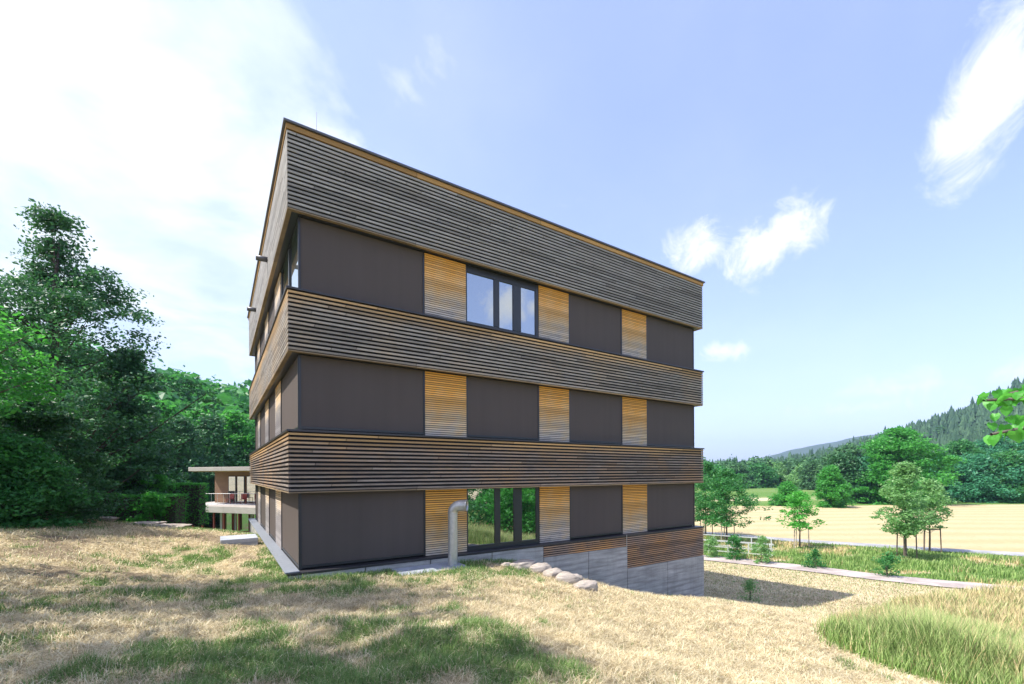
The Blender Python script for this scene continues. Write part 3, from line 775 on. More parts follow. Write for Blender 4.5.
make_tree('shrub', on(-19.3, 19.3), 3.2, .05, 1.5, 180, 80, .12, shp_bush, LG['dark'], 'dark shrub closing the left end of the clipped hedge', 'shrub', seed=16, flat=.5, clump=.45, tr=.06, limbs=30, multi=4, bark=BARK2)
# trees that stand just outside the picture on the left and behind: they shade the foreground lawn
make_tree('deciduous_tree', on(-12.4, 4.6), 15.0, 5.2, 3.9, 150, 60, .20, shp_round, LG['mid'], 'broad tree on the bank left of the lawn, casting its shade over the grass',
          seed=21, flat=.5, clump=.9, tr=.28, limbs=80, gap=.12)
make_tree('deciduous_tree', on(-9.2, 1.0), 13.0, 5.4, 3.4, 130, 60, .20, shp_round, LG['mid'], 'round tree nearest the lawn corner, casting dappled shade on the green patches',
          seed=22, flat=.5, clump=.9, tr=.26, limbs=80, gap=.12)

# --- wooded slope behind the left trees: individual trees, three kinds
protoA = make_tree('deciduous_tree', (-34, 56, slope_z(np.array([-34.]), np.array([56.]))[0]), 15, 1.5, 6.0, 330, 55, .42, shp_round, LG['mid'], 'x', seed=31, flat=.6, clump=1.4, tr=.3, limbs=30, gap=.1)
protoB = make_tree('deciduous_tree', (-28, 62, 0), 16, 1.2, 5.5, 330, 55, .42, shp_ovoid, LG['bright'], 'x', seed=32, flat=.6, clump=1.4, tr=.3, limbs=30, gap=.1)
protoC = make_tree('deciduous_tree', (-40, 62, 0), 17, 1.0, 6.0, 330, 55, .42, shp_ovoid, LG['dark'], 'x', seed=33, flat=.5, clump=1.4, tr=.3, limbs=30, gap=.1, bark=BARK2)
WT = [  # x/y, Y, scale, kind, label
    (-.62, 62, 1.00, 1, 'bright green tree on the slope, right against the building edge above the flat roof'),
    (-.70, 64, 1.02, 1, 'bright sunlit tree on the slope, second left of the building edge'),
    (-.785, 60, 1.0, 1, 'bright bushy tree on the slope just right of the tall dark tree'),
    (-.672, 57, .80, 2, 'dark tree right behind the flat roof of the neighbouring house'),
    (-.745, 52, .82, 2, 'dark tree left of the flat roof, behind the hedge'),
    (-.83, 50, .85, 2, 'dark tree behind the far left end of the hedge'),
    (-.585, 62, .72, 2, 'dark tree showing above the right end of the flat roof'),
    (-.90, 62, 1.05, 0, 'mid green tree of the slope behind the tall dark tree'),
    (-1.0, 56, .95, 2, 'shaded tree of the slope behind the tallest tree'),
    (-1.1, 60, 1.05, 0, 'mid green tree of the slope at the left edge of the view'),
    (-.55, 66, 1.0, 0, 'mid green tree of the slope mostly hidden by the building'),
    (-.72, 78, 1.05, 0, 'mid green tree high on the slope between two bright ones'),
    (-.64, 82, 1.05, 0, 'high tree on the slope beside the building edge'),
    (-.80, 82, 1.05, 1, 'bright tree high on the slope beside the tall dark tree'),
    (-.88, 86, 1.1, 0, 'highest mid green tree on the slope behind the dark boughs'),
]
used = set()
for i, (t, y, s, k, lb) in enumerate(WT):
    x = t * y; z = float(max(slope_z(np.array([x]), np.array([y]))[0], gz(x, y)[0])) - .3
    pr = (protoA, protoB, protoC)[k]; sc = (s * random.uniform(.95, 1.1), s * random.uniform(.95, 1.1), s * random.uniform(.95, 1.05))
    if k not in used:
        used.add(k); pr.location = (x, y, z); pr.scale = sc; pr['label'] = lb; pr['group'] = 'trees on the slope behind the left garden'
    else: copy_tree(pr, (x, y, z), random.uniform(0, 6.28), sc, lb, 'trees on the slope behind the left garden')

# the far woods as one mass each ------------------------------------------------
def wood(name, zf, n, xs, kind, label, keep=None, seed=3, lmat='wood', hs=(14, 22)):
    r = np.random.default_rng(seed)
    t = r.uniform(*xs[0], n); rr = np.exp(r.uniform(math.log(xs[1][0]), math.log(xs[1][1]), n))
    a = np.arctan(t); x = rr * np.sin(a); y = rr * np.cos(a)
    z = zf(x, y)
    if keep is not None: m = keep(x, y, z); x, y, z = x[m], y[m], z[m]
    Vs = []; Ls = []; Cs = []; base = 0
    if kind == 'conifer':
        T, K = 7, 9
        for i in range(len(x)):
            h = r.uniform(*hs) * r.uniform(.65, 1.05); w = h * r.uniform(.19, .29)
            for k in range(T):
                f0 = .06 + .90 * k / T; f1 = min(1.0, f0 + .30); rad = w * (1 - k / T) ** .85 * r.uniform(.8, 1.2) + .2
                aa = np.arange(K) * 2 * math.pi / K + r.random() * 6
                rj = rad * (np.where(np.arange(K) % 2 == 0, 1, .55) * r.uniform(.75, 1.2, K))
                ring = np.stack([x[i] + rj * np.cos(aa), y[i] + rj * np.sin(aa), z[i] + h * f0 - rj * .2 + r.uniform(-.3, .3, K)], -1)
                Vs.append(np.concatenate([ring, [[x[i], y[i], z[i] + h * f1]]]))
                Ls.append(np.stack([base + np.arange(K), base + (np.arange(K) + 1) % K, np.full(K, base + K)], -1)); base += K + 1
        V_ = np.concatenate(Vs); Lp = np.concatenate(Ls)
        o = mesh_np(name, V_, Lp.ravel(), np.full(len(Lp), 3), LG['conifer'])
    else:
        per = 330
        h = r.uniform(*hs, len(x)); w = h * r.uniform(.3, .42, len(x))
        k = np.repeat(np.arange(len(x)), per)
        off = r.normal(size=(len(k), 3)); off /= np.linalg.norm(off, axis=1)[:, None]
        off *= (1 + .25 * np.sin(off[:, :1] * 5 + k[:, None]) * np.sin(off[:, 2:] * 6 + k[:, None] * 2)) * (r.random((len(k), 1)) ** .25)
        P = np.stack([x[k] + off[:, 0] * w[k], y[k] + off[:, 1] * w[k], z[k] + h[k] * (.52 + .48 * off[:, 2])], -1)
        V_, q, c = leaf_mesh(P, w[k] * .24, off, aspect=.8)
        o = mesh_np(name, V_, q.ravel(), c, LG[lmat])
    return tag(o, label, cat='wood', kind='stuff')
def vis_hill(x, y, z): return (x / y > .30) & (z > FLAT - 1.2)
wood('conifer_wood', hill_z, 5200, ((.40, 1.5), (300, 850)), 'conifer', 'dark conifer wood covering the far hill on the right', vis_hill, 3, hs=(15, 24))
wood('broadleaf_wood', hill_z, 1250, ((.34, 1.4), (230, 640)), 'b', 'belt of broadleaf wood along the foot of the far hill', None, 4, 'wood', (9, 16))
wood('broadleaf_wood', slope_z, 420, ((-1.3, .1), (95, 240)), 'b', 'broadleaf wood on top of the slope behind the left garden', None, 5, 'mid', (13, 18))
wood('broadleaf_wood', lambda x, y: x * 0 + FLAT, 260, ((.30, .62), (330, 470)), 'b', 'low wood closing the valley floor below the blue hill', None, 6, 'wood', (9, 14))

# ridge conifers that stand out against the sky
def conifer(loc, H, seed, label, group):
    root = empty('conifer_tree', loc); tag(root, label, 'conifer', group); r = np.random.default_rng(seed)
    Vs = []; Ls = []; base = 0; T, K = 14, 14
    for k in range(T):
        f0 = .07 + .88 * k / T; rad = H * .24 * (1 - k / T) ** .8 * r.uniform(.8, 1.15) + .15; f1 = min(1., f0 + .16)
        aa = np.arange(K) * 2 * math.pi / K + r.random() * 6; rj = rad * np.where(np.arange(K) % 2 == 0, 1, .4) * r.uniform(.7, 1.2, K)
        ring = np.stack([rj * np.cos(aa), rj * np.sin(aa), H * f0 - rj * .25 + r.uniform(-.2, .2, K)], -1)
        Vs.append(np.concatenate([ring, [[0, 0, H * f1]]])); Ls.append(np.stack([base + np.arange(K), base + (np.arange(K) + 1) % K, np.full(K, base + K)], -1)); base += K + 1
    Lp = np.concatenate(Ls); mesh_np('crown', np.concatenate(Vs), Lp.ravel(), np.full(len(Lp), 3), LG['conifer'], root)
    MB().tube([(0, 0, -.5), (0, 0, H * .9)], [H * .012, H * .004], 6).build('trunk', BARK2, root)
    return root
cf = None
CG = 'tall conifers along the ridge of the far hill'
for k in range(34):
    t = .70 + .47 * (k + random.uniform(-.3, .3)) / 34; rr = random.uniform(700, 765); a = math.atan(t); x, y = rr * math.sin(a), rr * math.cos(a)
    z = float(hill_z(np.array([x]), np.array([y]))[0]) - .5; s = random.uniform(.75, 1.2)
    if cf is None: cf = conifer((x, y, z), 21, 5, 'tall dark conifer on the ridge of the far wooded hill', CG)
    else: copy_tree(cf, (x, y, z), random.uniform(0, 6), (s, s, s * random.uniform(.9, 1.1)))

# --- field trees on the right
def fp(X, Yp, z=FLAT):
    d = pix_dir(X, Yp); t = (z - ZC) / d[2]; return (d[0] * t, t)
def ftree(X, Yd, H, rad, shape, mat, seed, label, name='field_tree', h0=.5, n=300, per=60, ls=.5, cl=1.5, gap=.08, cat='tree', fl=.6, group='trees along the far edge of the field'):
    x = (X - 512) / 445.6 * Yd
    return make_tree(name, (x, Yd, FLAT - .2), H, h0, rad, n, per, ls, shape, LG[mat], label, cat, group, seed=seed, flat=fl, clump=cl, tr=H * .018, limbs=26, gap=gap)
ftree(899, 92, 15.4, 6.9, shp_round, 'bright', 41, 'largest round bright green tree at the far edge of the field', n=420, per=75, ls=.5, cl=1.6, h0=.4, fl=.5)
ftree(846, 98, 10.5, 4.2, shp_round, 'dark', 42, 'dark rounded tree left of the largest bright tree', n=330, per=60)
ftree(832, 84, 7.6, 3.1, shp_ovoid, 'bright', 43, 'small dense bright green tree in front of the darker one at the field edge', n=260, per=60, ls=.38, cl=.95, h0=.1)
ftree(788, 88, 4.6, 2.5, shp_dome, 'bright', 44, 'small round bush tree standing alone on the far green field', n=200, per=60, ls=.35, cl=.9, h0=.1)
ftree(868, 97, 9.5, 4.0, shp_round, 'blue', 45, 'low bluish tree pressed against the left side of the largest bright tree', n=280, per=60)
spec = [(948, 100, 9.5, 6.5, 'blue', 'first rounded bluish tree right of the largest bright tree'),
        (978, 99, 10.0, 7.0, 'blue', 'broad bluish tree in the tree belt below the overhanging leaves'),
        (1008, 97, 10.5, 6.5, 'mid', 'greener broad tree in the belt at the right edge of the photo'),
        (1040, 96, 11.0, 7.0, 'blue', 'last broad tree of the belt cut by the right edge'),
        (962, 112, 14.0, 7.0, 'mid', 'taller tree in the second row above the bluish belt'),
        (1000, 114, 15.5, 7.5, 'blue', 'tall bluish tree in the second row near the right edge'),
        (1032, 112, 16.5, 7.5, 'mid', 'tall green tree in the second row cut by the right edge'),
        (926, 108, 10.5, 6.0, 'dark', 'dark tree between the largest bright tree and the bluish belt')]
for i, (X, Yd, H, rad, mt, lb) in enumerate(spec):
    ftree(X, Yd, H, rad, (shp_dome, shp_round)[i % 2], mt, 60 + i, lb, n=300, per=60, ls=.52, cl=1.6, h0=.2)
spec = [(716, 165, 9, 6, 'mid', 'leftmost tree across the green fields beside the building edge'), (738, 190, 10, 7, 'wood', 'rounded tree at the back of the green fields, second from the building'),
        (760, 195, 10, 7, 'mid', 'green tree at the back of the far green field, left of the yellowish one'), (775, 205, 11, 8, 'light', 'yellowish green tree at the back of the far green field'),
        (803, 190, 9, 7, 'light', 'pale tree right of the yellowish one at the back of the field'), (818, 170, 11, 7, 'wood', 'dark tree at the back of the field above the small dense tree'),
        (846, 140, 15, 8, 'wood', 'tall dark tree behind the bluish rounded one'), (872, 150, 17, 8, 'wood', 'tall dark tree half hidden behind the largest bright tree'),
        (790, 240, 12, 8, 'wood', 'far tree in the gap between the two pale trees'), (730, 240, 12, 8, 'wood', 'far dull tree at the left end of the valley')]
for i, (X, Yd, H, rad, mt, lb) in enumerate(spec):
    ftree(X, Yd, H, rad, (shp_round, shp_dome)[i % 2], mt, 80 + i, lb, n=170, per=45, ls=.8, cl=2.0, h0=.2, group='far trees closing the green fields')

# --- young staked trees by the paths
SW = m_bark('stake timber', (.16, .12, .09)); SWL = m_bark('pale stake timber', (.42, .36, .30))
def staked(X, Yd, H, rad, mat, seed, label, n=150, per=60, ls=.17, sh=2.0, pale=False, h0=1.9, cl=.55, cat='tree', shape=shp_ovoid):
    x = (X - 512) / 445.6 * Yd; z = g1(x, Yd)
    make_tree('young_tree', (x, Yd, z), H, h0, rad, n, per, ls, shape, LG[mat], label, cat, 'young staked trees by the footpath', seed=seed, flat=.45, clump=cl, tr=.075, limbs=45, gap=.14, hollow=.7)
    st = empty('tree_stakes', (x, Yd, z), random.uniform(-.3, .3))
    tag(st, 'post frame round the ' + label.split(',')[0], 'tree stakes', 'support frames of the young trees')
    w = .55; ps = [(-w, -.3), (w, -.3), (0, .6)]
    for a, b in ps:
        MB().tube([(a * 1.1, b * 1.1, -.3), (a, b, sh)], .04, 8).build('post', SWL if pale else SW, st)
    for i in range(3):
        a, b = ps[i], ps[(i + 1) % 3]
        MB().tube([(a[0], a[1], sh - .1), (b[0], b[1], sh - .1)], .035, 6).build('crossbar', SWL if pale else SW, st)
staked(906, 33.3, 7.2, 1.75, 'light', 101, 'light green young tree standing highest above the footpath', n=170, per=50, h0=2.0, cl=.5)
staked(930, 36.4, 5.9, 1.6, 'light', 102, 'young tree just behind and right of the highest young tree', n=120, per=45, h0=2.1, cl=.5)
staked(800, 38.8, 4.9, 1.8, 'lime', 103, 'small open young tree alone in the verge before the field', n=80, per=45, h0=1.9, cl=.5, shape=shp_dome, pale=True)
staked(727, 41.8, 6.9, 2.7, 'mid', 104, 'full young tree beside the footbridge railing', n=190, per=55, h0=1.9, cl=.6, pale=True, shape=shp_round)
staked(706, 46.5, 7.6, 2.7, 'mid', 105, 'young tree close to the building corner, behind the railing', n=190, per=55, h0=1.9, cl=.6, shape=shp_round)

# --- small shrubs along the footpath
def sh(X, Yp, H, rad, mat, seed, label, z=-4.2, n=60, per=45, ls=.11):
    x, y = fp(X, Yp, z)
    make_tree('shrub', on(x, y), H, .05, rad, n, per, ls, shp_dome, LG[mat], label, 'shrub', 'young shrubs along the footpath', seed=seed, flat=.9, clump=.26, tr=.03, limbs=20, multi=3, gap=.05)
sh(735, 560, 2.0, .75, 'mid', 111, 'dense dark green shrub on the near edge of the footpath beside the railing')
sh(762, 564, 1.9, .75, 'light', 112, 'light green upright shrub second from the building corner', n=50)
sh(712, 557, 1.7, .6, 'light', 113, 'pale shrub by the footpath right beside the building corner', n=40)
sh(815, 569, 1.2, .7, 'mid', 114, 'low spreading shrub on the footpath edge below the open young tree', n=32)
sh(888, 581, 1.5, .8, 'mid', 115, 'sparse leaning shrub on the path edge below the highest young tree', n=30)
sh(750, 604, .9, .35, 'light', 116, 'tiny yellow green shrub standing in the building shadow', z=-3.6, n=22, ls=.07)

# --- overhanging branch: a lime tree just right of the picture
def lime_tree():
    bx, by = 8.6, 5.0; z0 = g1(bx, by)
    root = empty('lime_tree', (bx, by, z0)); tag(root, 'lime tree outside the right edge whose leafy branch hangs into the picture', 'tree')
    m = MB(); tips = []
    m.tube([(0, 0, -.3), (.05, .02, 2.2), (.1, 0, 4.5), (.05, .1, 6.5), (.1, 0, 8.2)], [.17, .14, .11, .07, .03], 10)
    r = random.Random(4)
    cen = []
    for k in range(46):
        a = r.uniform(-.9, 3.6) - .9; zb = r.uniform(2.6, 7.2); ln = r.uniform(1.2, 2.6) * (1.2 - zb / 10)
        tip = Vector((math.cos(a) * ln, math.sin(a) * ln, zb + ln * .25))
        if tip.x < -.9 and zb < 6: tip.x = -.9
        if bx + tip.x < 1.2 * (by + tip.y) + .2: continue
        m.tube([(.06, .02, zb), tuple((Vector((.06, .02, zb)) + tip) / 2 + Vector((0, 0, .12))), tuple(tip)], [.035, .02, .008], 5, False); cen.append(tip)
    # two sprays that reach into view (heights measured from the photograph)
    def W(X, Y, D):
        d = pix_dir(X, Y); return Vector((d[0] * D - bx, d[1] * D - by, ZC + d[2] * D - z0))
    leaf_pts = []
    for path in ([(1175, 350, 4.6), (1100, 380, 4.3), (1040, 400, 4.1), (985, 402, 4.0)], [(1175, 350, 4.6), (1110, 402, 4.2), (1050, 425, 4.0), (992, 436, 3.9)], [(1100, 380, 4.3), (1060, 385, 4.2), (1010, 396, 4.2)]):
        P = [Vector((.08, 0, 3.4))] if path[0][0] == 1175 else []
        P += [W(*q) for q in path]
        m.tube(P, [.04 * (1 - i / len(P)) + .004 for i in range(len(P))], 6, False)
        for i in range(1, len(P)):
            for k in range(9):
                leaf_pts.append(P[i - 1].lerp(P[i], k / 9))
    m.build('trunk', BARK, root, True)
    # heart shaped leaves on the sprays
    V_ = []; F = []; r = random.Random(8)
    def leaf(p, s, rot):
        out = [(0, 0, 0), (.30, -.12, .03), (.50, .22, .02), (.38, .62, -.05), (0, 1.05, -.16), (-.38, .62, -.05), (-.50, .22, .02), (-.30, -.12, .03), (0, .45, .07)]
        n = len(V_)
        for q in out: V_.append(tuple(p + rot @ (Vector(q) * s)))
        for i in range(8):
            F.append((n + i, n + (i + 1) % 8, n + 8))
    for p in leaf_pts:
        for k in range(4):
            e = Matrix.Rotation(r.uniform(0, 6.28), 3, 'Z') @ Matrix.Rotation(r.uniform(-1.25, -.35), 3, 'X') @ Matrix.Rotation(r.uniform(-.4, .4), 3, 'Y')
            leaf(p + Vector((r.gauss(0, .045), r.gauss(0, .06), r.gauss(.01, .05))), r.uniform(.065, .115), e)
    for c in cen:
        for k in range(60):
            e = Matrix.Rotation(r.uniform(0, 6.28), 3, 'Z') @ Matrix.Rotation(r.uniform(-1.25, -.2), 3, 'X')
            q = c + Vector((r.gauss(0, .3), r.gauss(0, .3), r.gauss(0, .22)))
            if bx + q.x < 1.17 * (by + q.y) + .3: continue
            leaf(q, r.uniform(.07, .12), e)
    mesh_np('crown', V_, [i for f in F for i in f], [3] * len(F), LG['lime'], root)
lime_tree()

# --- trees behind the camera, seen mirrored in the ground floor window
for i, (x, y, H, rad, mt, lb) in enumerate(((24, 4.5, 6.5, 3.0, 'bright', 'small bright tree behind the photographer, mirrored left in the window'),
                                        (31, -1, 8.5, 3.8, 'mid', 'round tree behind the photographer, mirrored mid window'),
                                        (40, 4, 9.5, 4.2, 'bright', 'broad tree at the meadow end, mirrored right in the window'),
                                        (48, -6, 10.5, 5., 'mid', 'farthest tree mirrored in the ground floor window'),
                                        (30, -12, 9.5, 4., 'dark', 'dark tree behind the photographer at the end of the meadow'),
                                        (50, -16, 12, 5., 'mid', 'tall tree far behind the photographer beyond the meadow'))):
    make_tree('deciduous_tree', on(x, y), H, .8, rad, 170, 60, .3, shp_round, LG[mt], lb, 'tree', 'trees behind the photographer', seed=120 + i, flat=.6, clump=1.1, tr=.16, limbs=20, gap=.08)

# ------------------------------------------------------------------ hedges
def hedge(x0, y0, x1, y1, w, h, label, z=None, mat='mid', ls=.09, dens=260, group=None):
    d = math.hypot(x1 - x0, y1 - y0); a = math.atan2(y1 - y0, x1 - x0)
    z = g1((x0 + x1) / 2, (y0 + y1) / 2) - .15 if z is None else z
    root = empty('hedge', (x0, y0, z), a); tag(root, label, 'hedge', group)
    MB().box(.12, d - .12, -w / 2 + .12, w / 2 - .12, 0, h - .12).build('branches', BARK2, root)
    n = int(dens * (d * h * 2 + d * w + w * h * 2)); r = rng
    P = np.stack([r.random(n) * d, (r.random(n) - .5) * w, r.random(n) * h], -1)
    f = r.integers(0, 10, n); 
    P[f < 4, 1] = -w / 2 + np.abs(r.normal(size=(f < 4).sum())) * .08; P[(f >= 4) & (f < 6), 1] = w / 2 - .05
    m = (f >= 6) & (f < 9); P[m, 2] = h - np.abs(r.normal(size=m.sum())) * .07; m = f == 9; P[m, 0] = np.where(r.random(m.sum()) < .5, 0, d)
    bump = (fbm(P[:, 0] * 1.4, P[:, 2] * 1.4 + 5, 3, 5) - .5) * .25
    P[:, 1] += bump * np.sign(P[:, 1]); P[:, 2] += (fbm(P[:, 0] * 1.2, P[:, 0] * 0, 3, 4) - .5) * .22 * (P[:, 2] > h * .8)
    V_, q, c = leaf_mesh(P, ls); mesh_np('foliage', V_, q.ravel(), c, LG[mat], root)
hedge(-19.6, 20.6, -15.7, 21.3, 1.1, 2.0, 'clipped green hedge standing at the crest of the bank in front', z=-.60, mat='bright')
hedge(-21.5, 25.0, -17.5, 25.4, .9, 2.4, 'second clipped hedge showing as a bright strip above the front hedge', z=-.55, mat='lime')
for i, (x, y, H, lb) in enumerate(((-19.0, 24.2, 2.9, 'yellow green spreading shrub above the hedge, right one of two'), (-20.3, 24.0, 3.1, 'bright spreading shrub above the hedge, left one of two'),
                                   (-16.3, 20.3, 1.7, 'large leaved fern-like plant in front of the right end of the hedge'))):
    make_tree('shrub', (x, y, -.7 if i < 2 else g1(x, y)), H, .4 if i < 2 else .1, .75, 50, 40, .16, shp_dome, LG['lime' if i < 2 else 'bright'], lb, 'shrub', seed=140 + i, flat=.7, clump=.28, tr=.03, limbs=20, multi=3, gap=.05)

# ------------------------------------------------------------------ neighbouring house with terrace
def prism(P, z0, z1):
    n = len(P); m = MB(); m.add([(x, y, z0) for x, y in P] + [(x, y, z1) for x, y in P],
        [tuple(reversed(range(n))), tuple(range(n, 2 * n))] + [(k, (k + 1) % n, n + (k + 1) % n, n + k) for k in range(n)]); return m
NA = R(-6); NO = (-29.6, 40.5, -3.4)
NB = empty('terrace_house', NO, NA); tag(NB, 'low flat roofed wooden house with an upper terrace and red columns behind the building', 'house')
MATS['greyboard'] = m_slat('silvered fascia board', (.42, .38, .33), (.27, .24, .21), (.45, .42, .38), .4)
MATS['brownwall'] = m_slat('brown timber wall', (.28, .15, .08), (.19, .12, .08), (.36, .22, .12), .5)
MATS['red'] = m_plain('red painted steel', (.32, .05, .035), .5); MATS['white'] = m_plain('white render', (.55, .54, .52), .8, 0, .06)
MATS['deck'] = m_plain('dark deck', (.16, .16, .17), .8); MATS['yellow'] = m_plain('orange plastic', (.75, .30, .03), .4)
bevel(prism([(-.3, .6), (6.5, -.9), (18, -3), (18, 12), (-.3, 12)], 6.05, 6.42).build('roof', MATS['greyboard'], NB), .03)
prism([(-.15, .8), (6.5, -.7), (17.9, -2.8), (17.9, 11.9), (-.15, 11.9)], 6.0, 6.046).build('roof_soffit', MATS['orange'], NB)
MB().box(.2, 17, 3.2, 11, 3.0, 5.99).build('upper_wall', MATS['brownwall'], NB)
bevel(prism([(-1.9, .7), (6.5, -1.6), (18, -5), (18, 9), (-1.9, 9)], 2.36, 2.95).build('terrace_slab', MATS['greyboard'], NB), .03)
MB().box(.1, 17.8, .5, 3.1, 2.953, 2.99).build('terrace_floor', MATS['white'], NB)
MB().box(.4, 17, 3.6, 9, .0, 2.29).build('lower_wall', MATS['white'], NB)
for x0, x1 in ((1.7, 2.5), (2.6, 3.4), (3.6, 4.6), (5.2, 6.9)):
    w = MB().box(x0, x1, 3.12, 3.19, 3.05, 5.6).build('window', MATS['frame'], NB)
    MB().box(x0 + .07, x1 - .07, 3.09, 3.115, 3.12, 5.53).build('pane', MATS['glass'], w)
for x0, x1 in ((.7, 1.9), (2.2, 3.6), (4.0, 5.4), (6., 8.)):
    w = MB().box(x0, x1, 3.52, 3.62, .1, 2.2).build('window', MATS['red'], NB)
    MB().box(x0 + .1, x1 - .1, 3.49, 3.515, .2, 2.1).build('pane', MATS['glass'], w)
for x in (-1.6, -1.0, -.2, .75, 1.9, 2.9, 4.4, 6.2, 8.0, 9.8, 11.6): MB().box(x, x + .13, .9, 1.03, 0, 2.36).build('column', MATS['red'] if x > -.5 else MATS['tan'], NB)
MB().box(7.25, 7.45, .9, 1.1, 0, 2.3).build('column', MATS['white'], NB)
bevel(MB().box(-1.8, .6, .75, .8, 2.99, 4.05).build('railing_panel', MATS['coping'], NB), .01)
rl = MB(); rl.tube([(.6, .5, 4.0), (17.8, .5, 4.0)], .02, 6)
for k in range(28): rl.tube([(.9 + k * .6, .5, 2.99), (.9 + k * .6, .5, 4.0)], .012, 5)
rl.build('railing', MATS['galv'], NB)
for i, (x, y) in enumerate(((2.9, 1.8), (4.4, 1.6), (5.6, 2.0))):
    th = TH; p = Matrix.Rotation(NA, 3, 'Z') @ Vector((x, y, 2.99)) + Vector(NO)
    c = empty('garden_chair', p, NA + .4 * i); tag(c, 'red garden chair on the upper terrace, ' + ('nearest the grey railing panel', 'before the window in the middle', 'nearest the slatted building')[i], 'chair', 'chairs on the terrace')
    bevel(MB().box(-.25, .25, -.25, .25, .42, .46).build('seat', MATS['red'], c), .01); bevel(MB().box(-.25, .25, .22, .26, .46, .95).build('backrest', MATS['red'], c), .01)
    for a in (-.22, .22):
        for b in (-.22, .22): MB().tube([(a, b, 0), (a, b, .42)], .02, 6).build('leg', MATS['red'], c)

# ------------------------------------------------------------------ footbridge railing by the young trees
RL = m_plain('pale galvanised rail', (.62, .63, .62), .45, .3)
fx, fy = 14.9, 37.3
fr = empty('footbridge_railing', (fx, fy, g1(fx, fy)), R(-32)); tag(fr, 'pale metal railing with posts beside the young trees, next to the building edge', 'railing')
for y in (0, 3.2):
    for k in range(5): MB().box(k * 1.45 - .04, k * 1.45 + .04, y - .04, y + .04, -.3, 1.1).build('post', RL, fr)
    for z in (1.1, .6, .25): MB().box(-.2, 6.0, y - .03, y + .03, z, z + .07).build('rail', RL, fr)

# ------------------------------------------------------------------ grass (nobody could count it)
def in_building(x, y, pad=0.0):
    u, v = loc_uv(x, y); return (u > -pad) & (u < 16 + pad) & (v > -pad) & (v < 15.3 + pad)
def in_slab(x, y):
    u, v = loc_uv(x, y); return ((u > 2.35) & (u < 4.25) & (v > -.9) & (v < 0)) | ((u > -1.35) & (u < -.2) & (v > 5.5) & (v < 6.7))
def sample(n, r0, r1, a0, a1, power=1.0, seed=1):
    r = np.random.default_rng(seed); q = r.random(n) ** power
    rr = np.exp(math.log(r0) + q * (math.log(r1) - math.log(r0))); a = r.uniform(a0, a1, n)
    return rr * np.sin(a), rr * np.cos(a), rr
def blades(name, x, y, h, w, lean, green, tipv, mat, label, seed=2, z=None, segs=2, lying=0.0):
    r = np.random.default_rng(seed); n = len(x); z = gz(x, y) if z is None else z
    a = r.uniform(0, 2 * math.pi, n); dx, dy = np.cos(a), np.sin(a); b = r.uniform(0, 2 * math.pi, n) ; sx, sy = -np.sin(a), np.cos(a)
    V_ = []; T = []
    for k in range(segs + 1):
        t = k / segs; hh = h * t * (1 - .25 * lean * t); off = h * lean * t ** 1.6
        if lying: hh = .012 + h * .18 * np.sin(t * math.pi) * r.random(n) + h * lying * t * r.random(n) * .5; off = h * t
        cx = x + dx * off; cy = y + dy * off; ww = w * (1 - t) ** .6 * .5 if k < segs else 0
        if k < segs:
            V_ += [np.stack([cx - sx * ww, cy - sy * ww, z + hh], -1), np.stack([cx + sx * ww, cy + sy * ww, z + hh], -1)]; T += [t, t]
        else: V_.append(np.stack([cx, cy, z + hh], -1)); T.append(t)
    m = 2 * segs + 1; A = np.stack(V_, 1).reshape(-1, 3); b = np.arange(n)[:, None] * m
    loops = []; cnt = []
    fq = []
    for k in range(segs - 1): fq.append(np.stack([b[:, 0] + 2 * k, b[:, 0] + 2 * k + 1, b[:, 0] + 2 * k + 3, b[:, 0] + 2 * k + 2], -1))
    q = np.concatenate(fq) if fq else np.zeros((0, 4), int)
    tr = np.stack([b[:, 0] + 2 * segs - 2, b[:, 0] + 2 * segs - 1, b[:, 0] + 2 * segs], -1)
    loops = np.concatenate([q.ravel(), tr.ravel()]); cnt = np.concatenate([np.full(len(q), 4), np.full(len(tr), 3)])
    o = mesh_np(name, A, loops, cnt, mat, None, False, dict(green=np.repeat(green, m), tip=(np.tile(np.array(T), n) ** 3) * np.repeat(tipv, m)))
    return tag(o, label, 'grass', kind='stuff')
AZ0, AZ1 = R(-55), R(55)
# straw lying on the mown ground
x, y, r = sample(380000, 2.2, 26, AZ0, AZ1, .85, 5)
k = ~in_building(x, y) & ~in_slab(x, y) & (meadow_edge(x, y) < .1); x, y, r = x[k], y[k], r[k]
g, b = cover(x, y); k = rng.random(len(x)) > np.maximum(g * .75, b * .92); x, y, r, g = x[k], y[k], r[k], g[k]
blades('straw', x, y, rng.uniform(.06, .24, len(x)) * (1 + r * .02), .0022 + .0007 * r, .9, np.zeros(len(x)) + .05, rng.random(len(x)) * .5, MATS['blade'], 'dry mown straw lying over the slope', 3, lying=.5)
# short green and straw blades that stand
x, y, r = sample(340000, 2.2, 26, AZ0, AZ1, .85, 6)
k = ~in_building(x, y) & ~in_slab(x, y) & (meadow_edge(x, y) < .1); x, y, r = x[k], y[k], r[k]
g, b = cover(x, y); k = rng.random(len(x)) < (.18 + g * .95); x, y, r, g = x[k], y[k], r[k], g[k]
gg = np.where(rng.random(len(x)) < g * 1.0 + .14, .95, .1)
blades('short_grass', x, y, (.03 + .06 * rng.random(len(x)) + .05 * g) * (1 + r * .015), .003 + .0008 * r, .5, gg, rng.random(len(x)) * .3, MATS['blade'], 'short mown grass growing in green patches on the slope', 4)
